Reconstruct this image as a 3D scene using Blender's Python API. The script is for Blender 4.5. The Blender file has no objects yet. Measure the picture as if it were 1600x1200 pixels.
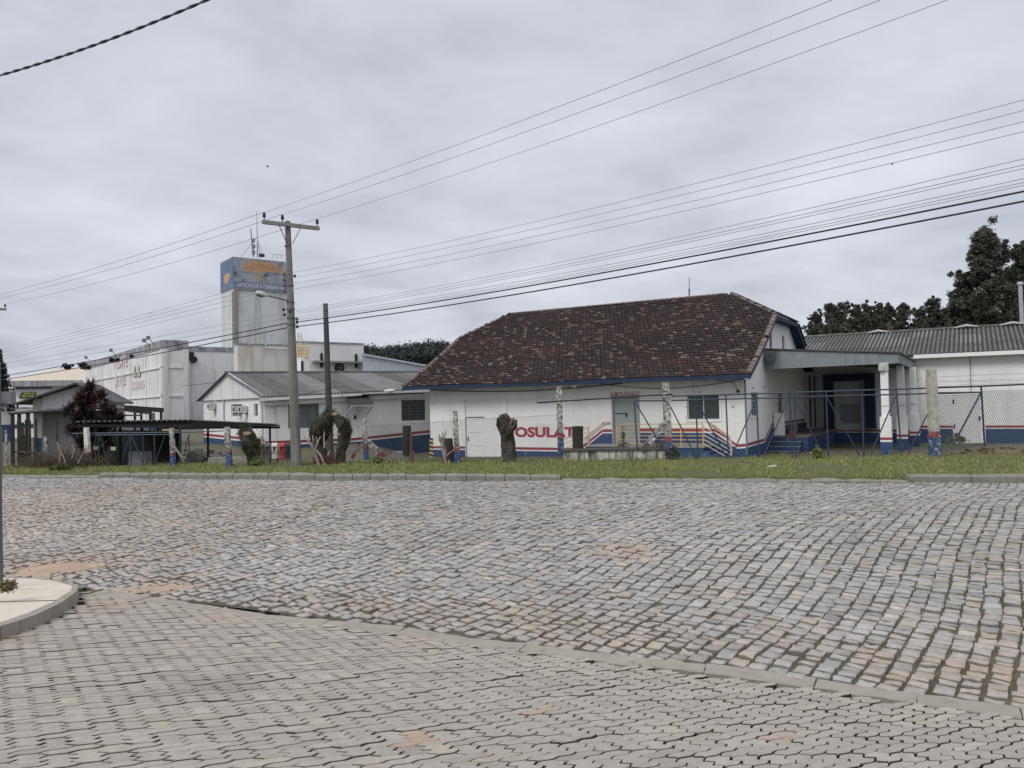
import bpy, math, random
import numpy as np
from mathutils import Vector, Matrix, noise as mnoise
random.seed(7); rng = np.random.default_rng(7)
C = bpy.context.scene.collection
SC = bpy.context.scene
R = math.radians
# ---------------------------------------------------------------- camera
CZ = 1.85; ROLL = R(1.2); PITCH = R(1.48)
cr, sr, cp, sp = math.cos(ROLL), math.sin(ROLL), math.cos(PITCH), math.sin(PITCH)
cam = bpy.data.cameras.new("camera"); cam_o = bpy.data.objects.new("camera", cam); C.objects.link(cam_o)
right = Vector((cr, sr*sp, -sr*cp)); up = Vector((sr, -cr*sp, cr*cp)); fwd = Vector((0, cp, sp))
M = Matrix((right, up, -fwd)).transposed().to_4x4(); M.translation = Vector((0, 0, CZ))
cam_o.matrix_world = M
cam.sensor_fit = 'HORIZONTAL'; cam.sensor_width = 36; cam.lens = 27.0
cam.clip_start = 0.05; cam.clip_end = 3000
SC.camera = cam_o
# ---------------------------------------------------------------- sky and sun (bright overcast)
SUN_EL, SUN_AZ = R(46), R(-140)      # azimuth: direction the light comes from, measured from +Y clockwise
w = bpy.data.worlds.new("World"); SC.world = w; w.use_nodes = True
nt = w.node_tree; nt.nodes.clear(); N = nt.nodes.new; L = nt.links.new
out = N('ShaderNodeOutputWorld'); bg = N('ShaderNodeBackground')
sky = N('ShaderNodeTexSky'); sky.sky_type = 'NISHITA'; sky.sun_disc = False
sky.sun_elevation = SUN_EL; sky.sun_rotation = SUN_AZ; sky.air_density = 1.0; sky.dust_density = 3.0
skym = N('ShaderNodeMixRGB'); skym.blend_type = 'MULTIPLY'; skym.inputs[0].default_value = 1
skym.inputs[2].default_value = (0.10, 0.10, 0.10, 1); L(sky.outputs[0], skym.inputs[1])
tc = N('ShaderNodeTexCoord'); sx = N('ShaderNodeSeparateXYZ'); L(tc.outputs['Generated'], sx.inputs[0])
def math_(op, a, b=None, clamp=False):
    n = N('ShaderNodeMath'); n.operation = op; n.use_clamp = clamp
    for i, v in enumerate((a, b)):
        if v is None: continue
        if isinstance(v, (int, float)): n.inputs[i].default_value = v
        else: L(v, n.inputs[i])
    return n.outputs[0]
zc = math_('MAXIMUM', sx.outputs[2], 0.0)
den = math_('ADD', zc, 0.16)
cmb = N('ShaderNodeCombineXYZ'); L(math_('DIVIDE', sx.outputs[0], den), cmb.inputs[0]); L(math_('DIVIDE', sx.outputs[1], den), cmb.inputs[1])
n1 = N('ShaderNodeTexNoise'); n1.inputs['Scale'].default_value = 1.5; n1.inputs['Detail'].default_value = 7; n1.inputs['Roughness'].default_value = 0.55; n1.inputs['Distortion'].default_value = 0.3
L(cmb.outputs[0], n1.inputs['Vector'])
n2 = N('ShaderNodeTexNoise'); n2.inputs['Scale'].default_value = 0.45; n2.inputs['Detail'].default_value = 3
L(cmb.outputs[0], n2.inputs['Vector'])
cl = math_('ADD', math_('MULTIPLY', n1.outputs[0], 0.55), math_('MULTIPLY', n2.outputs[0], 0.45))
rp = N('ShaderNodeValToRGB'); L(cl, rp.inputs[0])
rp.color_ramp.elements[0].position = 0.37; rp.color_ramp.elements[0].color = (0.43, 0.455, 0.52, 1)
rp.color_ramp.elements[1].position = 0.62; rp.color_ramp.elements[1].color = (0.68, 0.70, 0.76, 1)
# an overcast dome is brighter overhead than near the horizon
ze = N('ShaderNodeMapRange'); ze.interpolation_type = 'SMOOTHSTEP'; L(zc, ze.inputs[0])
ze.inputs[1].default_value = 0.42; ze.inputs[2].default_value = 0.95; ze.inputs[3].default_value = 1.0; ze.inputs[4].default_value = 2.3
bm = N('ShaderNodeVectorMath'); bm.operation = 'SCALE'; L(rp.outputs[0], bm.inputs[0]); L(ze.outputs[0], bm.inputs[3])
mx = N('ShaderNodeMixRGB'); mx.inputs[0].default_value = 0.92; L(skym.outputs[0], mx.inputs[1]); L(bm.outputs[0], mx.inputs[2])
L(mx.outputs[0], bg.inputs[0]); bg.inputs[1].default_value = 1.0; L(bg.outputs[0], out.inputs[0])
sl = bpy.data.lights.new("sun", 'SUN'); sl.energy = 1.5; sl.angle = R(22); sl.color = (1.0, 0.97, 0.92)
so = bpy.data.objects.new("sun", sl); C.objects.link(so)
sdir = Vector((math.sin(SUN_AZ)*math.cos(SUN_EL), math.cos(SUN_AZ)*math.cos(SUN_EL), math.sin(SUN_EL)))
so.rotation_euler = (-sdir).to_track_quat('-Z', 'Y').to_euler(); so.location = (0, 0, 60)
SC.view_settings.view_transform = 'Standard'; SC.view_settings.look = 'None'
SC.view_settings.exposure = 0.22; SC.view_settings.gamma = 1; SC.view_settings.use_curve_mapping = False
# ---------------------------------------------------------------- pixel -> place
F = 1200.0
def ray(px, py):
    dx, dy = (px-800)/F, -(py-600)/F
    X = dx*cr+dy*sr; U = -dx*sr+dy*cr
    return np.array([X, cp-U*sp, sp+U*cp])
O0 = np.array([0, 0, CZ])
def at(px, py, Y): r = ray(px, py); return O0 + r*(Y/r[1])
def onz(px, py, z): r = ray(px, py); return O0 + r*((z-CZ)/r[2])
def onpl(px, py, P, n): r = ray(px, py); return O0 + r*(np.dot(np.array(P)-O0, n)/np.dot(r, n))
def V3(*a): return np.array(a, float)
UP = V3(0, 0, 1)
# ---------------------------------------------------------------- terrain
S0 = V3(-5.03, 9.17); S1 = V3(3.35, 5.16); SD = (S1-S0)/np.linalg.norm(S1-S0); SN = V3(-SD[1], SD[0])
def kerbY(x): return 19.6-.255*(x-.4)+.0012*x*x
def fenY(x): return 25.05-.106*x
def sst(t): t = np.clip(t, 0, 1); return t*t*(3-2*t)
def zroad(x, y):
    x = np.asarray(x, float); y = np.asarray(y, float)
    d = (x-S0[0])*SN[0]+(y-S0[1])*SN[1]
    k = kerbY(x)-y
    zr = -.3+.34*sst(d/6)-.16*(1-np.clip(k, 0, 7)/7)**1.5
    zd = -.3-.0908*np.maximum(d, -9)
    z = np.where(d < 0, zd, zr)
    return z + .02*np.sin(x*1.1+.5*y)*np.sin(y*.9-.3*x)*np.where(d > .5, 1, 0)
def zyard(x, y):
    x = np.asarray(x, float); y = np.asarray(y, float)
    f = y-fenY(x)
    left = sst((-x-2)/8)
    low = -.45-.22*sst((-x+6)/14)
    z = low*sst(f/4.5)
    z = z+.7*sst((-x-5)/3)*sst((f-6)/5)
    return z
# ---------------------------------------------------------------- mesh helpers
class MB:
    def __init__(s): s.v = []; s.f = []; s.m = []
    def pt(s, p): s.v.append(tuple(float(c) for c in p)); return len(s.v)-1
    def poly(s, pts, m=0): s.f.append([s.pt(p) for p in pts]); s.m.append(m)
    def box(s, c, h, ax=None, m=0, taper=1.0):
        ax = ax or (V3(1, 0, 0), V3(0, 1, 0), UP); c = np.array(c, float)
        I = []
        for k in (-1, 1):
            t = taper if k > 0 else 1
            for i, j in ((-1, -1), (1, -1), (1, 1), (-1, 1)):
                I.append(s.pt(c+ax[0]*i*h[0]*t+ax[1]*j*h[1]*t+ax[2]*k*h[2]))
        for q in ((0, 3, 2, 1), (4, 5, 6, 7), (0, 1, 5, 4), (1, 2, 6, 5), (2, 3, 7, 6), (3, 0, 4, 7)):
            s.f.append([I[a] for a in q]); s.m.append(m)
    def bar(s, a, b, w, t=None, m=0, upv=None):
        a = np.array(a, float); b = np.array(b, float); d = b-a; l = np.linalg.norm(d); d = d/l; t = t or w
        u = UP if upv is None else upv
        if abs(np.dot(d, u)) > .97: u = V3(.3, 1, 0)
        x = np.cross(d, u); x /= np.linalg.norm(x); y = np.cross(x, d)
        s.box((a+b)/2, (w/2, t/2, l/2), (x, y, d), m)
    def tube(s, pts, r, n=6, m=0, cap=True):
        pts = [np.array(p, float) for p in pts]; k = len(pts)
        rs = r if hasattr(r, '__len__') else [r]*k
        rings = []; ref = None
        for i, p in enumerate(pts):
            d = pts[min(i+1, k-1)]-pts[max(i-1, 0)]; d = d/(np.linalg.norm(d)+1e-9)
            if ref is None:
                ref = V3(0, 0, 1) if abs(d[2]) < .9 else V3(1, 0, 0)
            x = np.cross(d, ref); x /= np.linalg.norm(x)+1e-9; y = np.cross(x, d); ref = y
            rings.append([s.pt(p+rs[i]*(math.cos(2*math.pi*j/n)*x+math.sin(2*math.pi*j/n)*y)) for j in range(n)])
        for a, b in zip(rings, rings[1:]):
            for j in range(n): s.f.append([a[j], a[(j+1) % n], b[(j+1) % n], b[j]]); s.m.append(m)
        if cap: s.f.append(rings[0][::-1]); s.m.append(m); s.f.append(rings[-1]); s.m.append(m)
    def prism(s, pts, vec, m=0):
        a = [s.pt(p) for p in pts]; b = [s.pt(np.array(p)+vec) for p in pts]; n = len(pts)
        s.f.append(a[::-1]); s.m.append(m); s.f.append(b); s.m.append(m)
        for i in range(n): s.f.append([a[i], a[(i+1) % n], b[(i+1) % n], b[i]]); s.m.append(m)
    def build(s, name, mats, parent=None, smooth=False, origin=None, **k):
        return mesh_obj(name, s.v, s.f, mats, parent, s.m, smooth=smooth, origin=origin, **k)
ORG = {}
def tag(o, label=None, cat=None, group=None, kind=None):
    if label: o['label'] = label
    if cat: o['category'] = cat
    if group: o['group'] = group
    if kind: o['kind'] = kind
    return o
def mesh_obj(name, v, f, mats, parent=None, mi=None, cols=None, smooth=False, origin=None, label=None, cat=None, group=None, kind=None):
    v = np.asarray(v, np.float64).reshape(-1, 3)
    if parent is not None: o0 = ORG[parent.name]
    elif origin is not None: o0 = np.array(origin, float)
    elif kind in ('structure',): o0 = V3(0, 0, 0)
    else: o0 = V3(v[:, 0].mean(), v[:, 1].mean(), v[:, 2].min())
    me = bpy.data.meshes.new(name); vv = v-o0
    if isinstance(f, np.ndarray):
        n, k = f.shape
        me.vertices.add(len(vv)); me.vertices.foreach_set('co', vv.astype(np.float32).ravel())
        me.loops.add(n*k); me.loops.foreach_set('vertex_index', f.astype(np.int32).ravel())
        me.polygons.add(n); me.polygons.foreach_set('loop_start', np.arange(0, n*k, k, dtype=np.int32))
        try: me.polygons.foreach_set('loop_total', np.full(n, k, np.int32))
        except Exception: pass
        me.update(calc_edges=True)
    else:
        me.from_pydata(vv.tolist(), [], f)
    if not isinstance(mats, (list, tuple)): mats = [mats]
    for m in mats: me.materials.append(m)
    if mi is not None and len(mats) > 1: me.polygons.foreach_set('material_index', np.array(mi, np.int32))
    if cols is not None:
        a = me.color_attributes.new('Col', 'FLOAT_COLOR', 'POINT')
        c = np.ones((len(vv), 4), np.float32); c[:, :3] = cols; a.data.foreach_set('color', c.ravel())
    if smooth: me.polygons.foreach_set('use_smooth', np.ones(len(me.polygons), bool))
    me.update()
    o = bpy.data.objects.new(name, me); C.objects.link(o)
    if parent is not None: o.parent = parent; ORG[o.name] = o0
    else: o.location = o0; ORG[o.name] = o0
    return tag(o, label, cat, group, kind)
def thing(name, loc, label, cat, group=None):
    o = bpy.data.objects.new(name, None); C.objects.link(o); o.location = [float(c) for c in loc]
    o.empty_display_size = .3
    ORG[o.name] = np.array(loc, float); return tag(o, label, cat, group)
# ---------------------------------------------------------------- materials
def mat(name, col, rough=.85, col2=None, scale=3.0, amt=.5, detail=6, stretch=None, bump=0.0, bscale=None, col3=None, s3=1.0, t3=(.55, .7), vcol=False, metal=0, spec=.3, streak=None, coords='Object'):
    m = bpy.data.materials.new(name); m.use_nodes = True; t = m.node_tree; nn = t.nodes; ln = t.links
    b = nn['Principled BSDF']; b.inputs['Roughness'].default_value = rough; b.inputs['Metallic'].default_value = metal
    b.inputs['Specular IOR Level'].default_value = spec
    co = nn.new('ShaderNodeTexCoord'); src = co.outputs['Object']
    if coords == 'Pos': g = nn.new('ShaderNodeNewGeometry'); src = g.outputs['Position']
    def nz(sc, st=None, det=detail, rgh=.6):
        mp = nn.new('ShaderNodeMapping'); ln.new(src, mp.inputs[0]); mp.inputs['Scale'].default_value = st or (1, 1, 1)
        n = nn.new('ShaderNodeTexNoise'); n.inputs['Scale'].default_value = sc; n.inputs['Detail'].default_value = det; n.inputs['Roughness'].default_value = rgh
        ln.new(mp.outputs[0], n.inputs['Vector']); return n.outputs[0]
    def ramp(x, a, bb, ca=(0, 0, 0, 1), cb=(1, 1, 1, 1)):
        r = nn.new('ShaderNodeValToRGB'); ln.new(x, r.inputs[0]); e = r.color_ramp.elements
        e[0].position = a; e[1].position = bb; e[0].color = ca; e[1].color = cb; return r.outputs[0]
    def mix(fac, a, bcol, mode='MIX'):
        x = nn.new('ShaderNodeMixRGB'); x.blend_type = mode
        if isinstance(fac, float): x.inputs[0].default_value = fac
        else: ln.new(fac, x.inputs[0])
        for i, q in ((1, a), (2, bcol)):
            if isinstance(q, tuple): x.inputs[i].default_value = (*q[:3], 1)
            else: ln.new(q, x.inputs[i])
        return x.outputs[0]
    cur = tuple(col)
    if vcol:
        at_ = nn.new('ShaderNodeVertexColor'); at_.layer_name = 'Col'
        cur = mix(1.0, at_.outputs[0], tuple(col), 'MULTIPLY')
    if col2 is not None:
        fa = ramp(nz(scale, stretch), .5-amt/2, .5+amt/2)
        if vcol: cur = mix(fa, cur, mix(1.0, cur, tuple(col2), 'MULTIPLY'))
        else: cur = mix(fa, cur, tuple(col2))
    if streak is not None:        # (colour, horizontal scale, lo, hi): run-down stains
        cur = mix(ramp(nz(streak[1], (1, 1, .12), 8, .7), streak[2], streak[3]), cur, tuple(streak[0]))
    if col3 is not None:
        cur = mix(ramp(nz(s3, None, 8, .65), *t3), cur, tuple(col3))
    if isinstance(cur, tuple): b.inputs['Base Color'].default_value = (*cur[:3], 1)
    else: ln.new(cur, b.inputs['Base Color'])
    if bump:
        bp = nn.new('ShaderNodeBump'); bp.inputs['Strength'].default_value = 1.0; bp.inputs['Distance'].default_value = bump
        ln.new(nz(bscale or scale*3, None, 5), bp.inputs['Height']); ln.new(bp.outputs[0], b.inputs['Normal'])
    return m
def emis(name, c, s):
    m = bpy.data.materials.new(name); m.use_nodes = True; return m
WHITE = (.80, .80, .80)
m_wall = mat('white wall paint', (.80, .80, .79), .9, (.66, .66, .64), .8, .7, col3=(.36, .34, .31), s3=2.6, t3=(.60, .86), streak=((.46, .43, .39), 2.2, .54, .84), bump=.004, bscale=30)
m_wall2 = mat('stained white render', (.74, .74, .73), .9, (.58, .58, .57), .35, .6, col3=(.30, .29, .28), s3=.9, t3=(.60, .85), streak=((.32, .30, .28), 1.3, .50, .78), bump=.01, bscale=8)
m_tank = mat('rust stained render', (.66, .66, .62), .9, (.50, .49, .46), .4, .6, col3=(.25, .22, .2), s3=.8, t3=(.62, .85), streak=((.38, .27, .17), .9, .50, .74), bump=.01, bscale=8)
m_cap = mat('mouldy parapet', (.30, .31, .33), .95, (.12, .12, .13), 1.2, .5, streak=((.5, .5, .5), 2, .45, .7))
m_blue = mat('blue plinth paint', (.042, .082, .175), .85, (.03, .055, .12), 2.5, .6, col3=(.28, .32, .36), s3=5, t3=(.60, .74), bump=.003)
m_red = mat('red stripe paint', (.31, .06, .075), .85, (.24, .055, .065), 4, .7, col3=(.6, .5, .48), s3=9, t3=(.62, .8))
m_eave = mat('blue eave board', (.020, .040, .085), .7, (.012, .025, .05), 3, .6)
m_soffit = mat('soffit', (.55, .57, .6), .9, (.35, .36, .38), 3, .7)
m_dark = mat('dark opening', (.018, .02, .022), .35, spec=.5)
m_glass = mat('dusty window glass', (.03, .042, .045), .12, (.06, .075, .075), 6, .8, spec=.6)
m_frame = mat('window frame paint', (.55, .56, .56), .6, (.35, .35, .35), 9, .7)
m_louvre = mat('grey louvre', (.20, .215, .21), .6, (.12, .13, .13), 5, .6)
m_door = mat('grey green door paint', (.30, .335, .34), .6, (.22, .25, .25), 3, .6, col3=(.12, .13, .13), s3=6, t3=(.6, .8))
m_wdoor = mat('white door paint', (.76, .76, .76), .6, (.68, .68, .68), 2, .6)
m_tile = mat('clay tile', (1, 1, 1), .9, (.55, .55, .55), 9, .6, vcol=True, bump=.006, bscale=60)
m_under = mat('roof underlay', (.035, .025, .022), .95)
m_corr = mat('weathered fibre cement', (.135, .135, .13), .9, (.055, .055, .055), 1.3, .6, col3=(.27, .27, .26), s3=7, t3=(.52, .75), bump=.004, bscale=25)
m_corr2 = mat('old grey fibre cement', (.10, .105, .105), .9, (.05, .05, .052), .9, .5, col3=(.20, .20, .20), s3=4, t3=(.52, .72), bump=.004)
m_fascia = mat('grey fascia sheet', (.25, .275, .285), .7, (.17, .19, .20), 2.2, .6, streak=((.12, .13, .13), 4, .5, .8))
m_conc = mat('old concrete', (.30, .285, .26), .95, (.19, .18, .165), 3.5, .6, col3=(.10, .10, .09), s3=8, t3=(.56, .75), bump=.01, bscale=18)
m_polec = mat('pole concrete', (.20, .19, .175), .95, (.12, .115, .105), 2.5, .6, streak=((.36, .35, .33), 5, .5, .8), bump=.004, bscale=20)
m_postw = mat('peeling lime wash', (.66, .65, .61), .95, (.20, .19, .17), 6, .35, col3=(.10, .10, .085), s3=9, t3=(.45, .58), bump=.012, bscale=30)
m_lime = mat('black streaked lime wash', (.62, .61, .57), .95, (.24, .23, .2), 4, .5, streak=((.05, .05, .045), 6, .46, .62), bump=.008, bscale=20)
m_iron = mat('blue gate tube', (.028, .045, .078), .5, (.02, .032, .05), 5, .6, col3=(.18, .12, .08), s3=14, t3=(.62, .75), spec=.5)
m_black = mat('black metal', (.02, .02, .022), .6)
m_mesh = mat('galvanised wire', (.10, .105, .11), .6, spec=.3)
m_chain = mat('dull chain link wire', (.06, .064, .068), .95, spec=.05)
m_txt2 = mat('small red lettering', (.38, .07, .09), .85)
m_bluep = mat('worn blue post foot', (.05, .095, .20), .9, (.03, .055, .12), 6, .5, col3=(.40, .40, .38), s3=9, t3=(.52, .66))
m_redp = mat('worn red post band', (.26, .06, .055), .9, (.14, .05, .05), 8, .5, col3=(.45, .42, .38), s3=9, t3=(.54, .68))
m_wire = mat('power line', (.30, .31, .33), .6)
m_cable = mat('black cable', (.03, .032, .035), .5)
m_yellow = mat('yellow rail paint', (.62, .42, .13), .6, (.50, .32, .12), 6, .6, col3=(.2, .12, .08), s3=14, t3=(.6, .75))
m_cream = mat('cream rail paint', (.62, .54, .38), .6, (.5, .4, .26), 6, .6)
m_bark = mat('mossy bark', (.085, .075, .062), .98, (.016, .014, .012), 5, .28, col3=(.045, .055, .025), s3=3.0, t3=(.5, .65), bump=.03, bscale=14)
m_cut = mat('fresh cut wood', (.30, .21, .145), .9, (.16, .09, .06), 8, .7)
m_deadw = mat('pale dead wood', (.36, .32, .28), .95, (.16, .13, .11), 9, .6, bump=.01, bscale=30)
m_leaf = mat('leaf', (1, 1, 1), .75, vcol=True, spec=.25)
m_beige = mat('beige metal roof', (.50, .43, .345), .8, (.42, .36, .29), 1.2, .6)
m_mroof = mat('pale metal cladding', (.50, .53, .57), .5, (.42, .45, .49), 1.5, .6)
m_ins = mat('insulator porcelain', (.025, .022, .025), .3, spec=.5)
m_lampm = mat('lamp housing', (.5, .5, .5), .4)
m_text_red = mat('red lettering', (.36, .055, .085), .8, (.28, .05, .07), 9, .7, col3=(.5, .3, .3), s3=26, t3=(.60, .80))
m_text_fade = mat('faded lettering', (.60, .44, .47), .9, (.70, .64, .65), 1.2, .6)
# ================================================================ GROUND
def strip_grid(name, xs, rows, zf, m, label=None):
    xs = np.array(xs); ny = None; V = []
    cols = []
    for x in xs:
        ys = rows(x); ny = len(ys); cols.append(np.stack([np.full(ny, x), ys, zf(np.full(ny, x), ys)], 1))
    V = np.concatenate(cols); nx = len(xs)
    i, j = np.meshgrid(np.arange(nx-1), np.arange(ny-1), indexing='ij'); a = (i*ny+j).ravel()
    f = np.stack([a, a+ny, a+ny+1, a+1], 1)
    return mesh_obj(name, V, f, m, kind='structure', smooth=True)
m_bed = mat('joint soil', (.038, .032, .024), 1, (.03, .036, .018), 2.0, .35, col3=(.13, .095, .065), s3=.8, t3=(.56, .7), coords='Pos')
m_yard = mat('yard ground', (.125, .105, .08), 1, (.075, .07, .05), .5, .5, col3=(.07, .10, .035), s3=.35, t3=(.50, .62), bump=.02, bscale=10, coords='Pos')
m_soil = mat('verge soil', (.07, .085, .025), 1, (.095, .085, .04), 1.2, .5, col3=(.15, .12, .075), s3=1.5, t3=(.64, .78), bump=.02, bscale=12, coords='Pos')
xs1 = np.concatenate([[-400, -200, -100, -60, -40, -30], np.arange(-24, 24.1, .4), [30, 40, 60, 100, 200, 400]])
strip_grid('road_bed', xs1, lambda x: np.concatenate([[-60, -30, -12], np.arange(-6, 1, .5)*1.0, np.linspace(1.2, kerbY(np.clip(x, -26, 26)), 46)]), lambda x, y: zroad(x, y)-.055, m_bed)
def seamY(x): return S0[1]-(x-S0[0])*SN[0]/SN[1]+.22/SN[1]
m_jsand = mat('joint sand', (.115, .095, .065), 1, (.06, .065, .03), 2.2, .4, col3=(.05, .045, .035), s3=1.3, t3=(.5, .65), coords='Pos')
strip_grid('joint_sand', np.arange(-24, 24.1, .3), lambda x: np.linspace(max(seamY(x), -4), kerbY(x), 60), lambda x, y: zroad(x, y)-.021, m_jsand)
strip_grid('ground_verge', xs1, lambda x: np.concatenate([[kerbY(np.clip(x, -26, 26))+.02], np.linspace(kerbY(np.clip(x, -26, 26))+.12, fenY(np.clip(x, -26, 26))+.6, 14)]),
           lambda x, y: np.where(y < kerbY(np.clip(x, -26, 26))+.04, -.28, -.02)+.012*np.sin(x*.9)*np.sin(y*1.3)*sst((y-kerbY(np.clip(x, -26, 26)))/1.0)*sst((fenY(np.clip(x, -26, 26))+.3-y)/1.0), m_soil)
strip_grid('ground_yard', xs1, lambda x: np.concatenate([fenY(np.clip(x, -26, 26))+.6+np.array([0, .5, 1, 1.5, 2, 2.5, 3, 4, 5, 7, 9, 12, 16, 20, 26, 34, 50, 90, 200, 700])]), lambda x, y: zyard(np.clip(x, -26, 26), y)-.02*sst((y-30)/10)+.02*np.sin(x*2.1+y)*sst((fenY(0)+9-y)/9)*0-.0, m_yard)
# ---- cobbles
def in_poly(x, y, poly):
    x = np.asarray(x, float); y = np.asarray(y, float); r = np.zeros(x.shape, bool); n_ = len(poly)
    for i in range(n_):
        (x0, y0), (x1, y1) = poly[i], poly[(i+1) % n_]
        c = ((y0 > y) != (y1 > y)) & (x < (x1-x0)*(y-y0)/((y1-y0) if y1 != y0 else 1e-9)+x0); r ^= c
    return r
SOIL = [(90, 885, .85, 1.0), (262, 915, .55, .8), (985, 860, .42, .9), (560, 940, .25, .7), (590, 950, .2, .6), (815, 965, .4, .5), (850, 975, .45, .5), (1085, 775, .2, .5), (1370, 1022, .22, .9), (1400, 1058, .2, .7),
        (1555, 1050, .55, .8), (1120, 920, .3, .4), (920, 830, .25, .35), (120, 775, 2.6, .55), (330, 770, 2.4, .5), (60, 800, 2.5, .5), (250, 800, 2, .35), (30, 830, 1.6, .5), (150, 830, 1.4, .35), (450, 775, 1.8, .35), (215, 870, .9, .4), (700, 955, .5, .4), (1000, 990, .5, .45), (880, 1000, .4, .5), (530, 935, .5, .4), (1240, 1000, .5, .25), (1500, 1000, .5, .3), (1460, 960, .4, .25)]
def onroad(px, py, dz=0):
    z = -.1
    for _ in range(40):
        p = onz(px, py, z); z = .5*z+.5*(float(zroad(p[0], p[1]))+dz)
    return onz(px, py, z)
SP = [(onroad(a, b), r, s) for a, b, r, s in SOIL]
SW = [tuple(onroad(*q, .11)[:2]) for q in ((-300, 905), (-60, 903), (10, 902), (60, 903), (95, 907), (126, 914), (124, 926), (99, 944), (60, 963), (30, 974), (0, 983), (-60, 993), (-300, 1014))]
def stones(cen, hw, hl, ang, zf, rngl, topnoise=.006):
    """rounded blocks: ring at the bottom, shoulder ring, top ring with centre"""
    n = len(cen); k = 8
    base = np.array([(-.98, -.98), (0, -1.0), (.98, -.98), (1.0, 0), (.98, .98), (0, 1.0), (-.98, .98), (-1.0, 0)], float)
    P = np.repeat(base[None], n, 0); P = P + rngl.normal(0, .055, P.shape)
    P[:, :, 0] *= hw[:, None]; P[:, :, 1] *= hl[:, None]
    ca, sa = np.cos(ang), np.sin(ang)
    def place(Q, dz):
        X = cen[:, None, 0]+Q[:, :, 0]*ca[:, None]-Q[:, :, 1]*sa[:, None]
        Y = cen[:, None, 1]+Q[:, :, 0]*sa[:, None]+Q[:, :, 1]*ca[:, None]
        return np.stack([X, Y, zf(X, Y)+dz], 2)
    tilt = rngl.normal(0, .0045, (n, 1)); tx = rngl.normal(0, .025, (n, 2))
    def dz(Q, h): return h+tilt*1.2+Q[:, :, 0]*tx[:, :1]+Q[:, :, 1]*tx[:, 1:]+rngl.normal(0, topnoise*.5, Q.shape[:2])
    r0 = place(P*1.0, -.06+np.zeros((n, k))); r1 = place(P*.995, dz(P, -.0055)); r2 = place(P*.93, dz(P*.915, .0)+rngl.normal(0, topnoise*.4, (n, k)))
    cc = place(np.zeros((n, 1, 2)), dz(np.zeros((n, 1, 2)), .001))
    V = np.concatenate([r0, r1, r2, cc], 1)
    f = []
    for a in range(2):
        for j in range(k): f.append([a*k+j, a*k+(j+1) % k, (a+1)*k+(j+1) % k, (a+1)*k+j])
    for j in range(0, k, 2): f.append([2*k+j, 2*k+(j+1) % k, 2*k+(j+2) % k, 3*k])
    f = np.array(f); nv = 3*k+1
    Fa = (f[None]+np.arange(n)[:, None, None]*nv).reshape(-1, 4)
    return V.reshape(-1, 3), Fa, nv
def seam_d(x, y): return (x-S0[0])*SN[0]+(y-S0[1])*SN[1]
rowdir = V3(math.cos(R(54.5)), math.sin(R(54.5))); crossd = V3(-rowdir[1], rowdir[0])
cs = []
ncol = 0
for c in np.arange(-12, 34, .158):
    l = -8+random.random()*.2
    while l < 42:
        ln_ = random.choice((.095, .11, .125, .14, .155, .18))*random.uniform(.93, 1.07)
        cs.append((c+random.gauss(0, .006), l+ln_/2, .158, ln_)); l += ln_
cs = np.array(cs)
wob = .06*np.sin(cs[:, 1]*.55+.6)+.022*np.sin(cs[:, 1]*1.3+cs[:, 0]*.35)+.02*np.sin(cs[:, 0]*1.7+cs[:, 1]*.8)
cx = cs[:, 1]*rowdir[0]+(cs[:, 0]+wob)*crossd[0]; cy = cs[:, 1]*rowdir[1]+(cs[:, 0]+wob)*crossd[1]
sdv = seam_d(cx, cy); wd = .13*np.sin(cx*1.3)+.05
ok = (sdv > .21) & (cy < kerbY(cx)-.1) & (cx > -19-.2*cy+3) & (cx < 15) & (np.abs(cx) < cy*.74+2.0)
ok &= ~in_poly(cx, cy, SW)
cs = cs[ok]; cx = cx[ok]; cy = cy[ok]
n = len(cx)
gap = np.clip(rng.normal(.0075, .003, n), .003, .02)+.006*(seam_d(cx, cy) < 1.3)
dwob = .033*np.cos(cs[:, 1]*.55+.6)+.029*np.cos(cs[:, 1]*1.3+cs[:, 0]*.35)
ang = np.full(n, R(54.5-90))+dwob+rng.normal(0, .02, n)*(1+1.8*(seam_d(cx, cy) < 1.2))
hole = np.zeros(n)
sink = -.03*np.exp(-((cx-SP[1][0][0])**2+(cy-SP[1][0][1])**2)/.3)
cen = np.stack([cx, cy], 1)
Vc, Fc, nv = stones(cen, cs[:, 2]/2-gap, cs[:, 3]/2-gap, ang, zroad, rng, .008)
g = rng.normal(0, 1, n); b0 = .310+.026*g
base = np.stack([b0*1.015, b0*1.0, b0*.985], 1)
pw = rng.random(n)
base[pw < .12] *= V3(1.10, 1.03, .92); base[(pw > .12) & (pw < .145)] *= V3(1.25, 1.2, 1.08); base[pw > .95] *= .80
pk = (pw > .17) & (pw < .19); base[pk] *= V3(1.07, .99, .95)
soil = V3(.365, .295, .23)
lfn = np.array([mnoise.noise(Vector((a*.22, b*.35, 4.4)))+.6*mnoise.noise(Vector((a*.9, b*1.1, 1.4))) for a, b in zip(cx, cy)])
base *= (1+.13*lfn)[:, None]; base *= 1+np.clip(-lfn, 0, 1)[:, None]*V3(.05, .02, -.03)
amt_ = np.zeros(n)
for p, r, s in SP:
    dd = np.sqrt(((cx-p[0])/1.0)**2+((cy-p[1]))**2)
    amt_ = np.maximum(amt_, s*np.exp(-(dd/r)**2)*np.clip(rng.normal(.85, .3, n), .1, 1.15))
near = np.exp(-np.maximum(seam_d(cx, cy)-.1, 0)/1.2)
amt_ = np.clip(amt_+.22*near*rng.random(n), 0, .92)
base = base*(1-amt_[:, None])+soil*amt_[:, None]
cols = np.repeat(base, nv, 0)*(1+rng.normal(0, .05, (n*nv, 1)))
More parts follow.
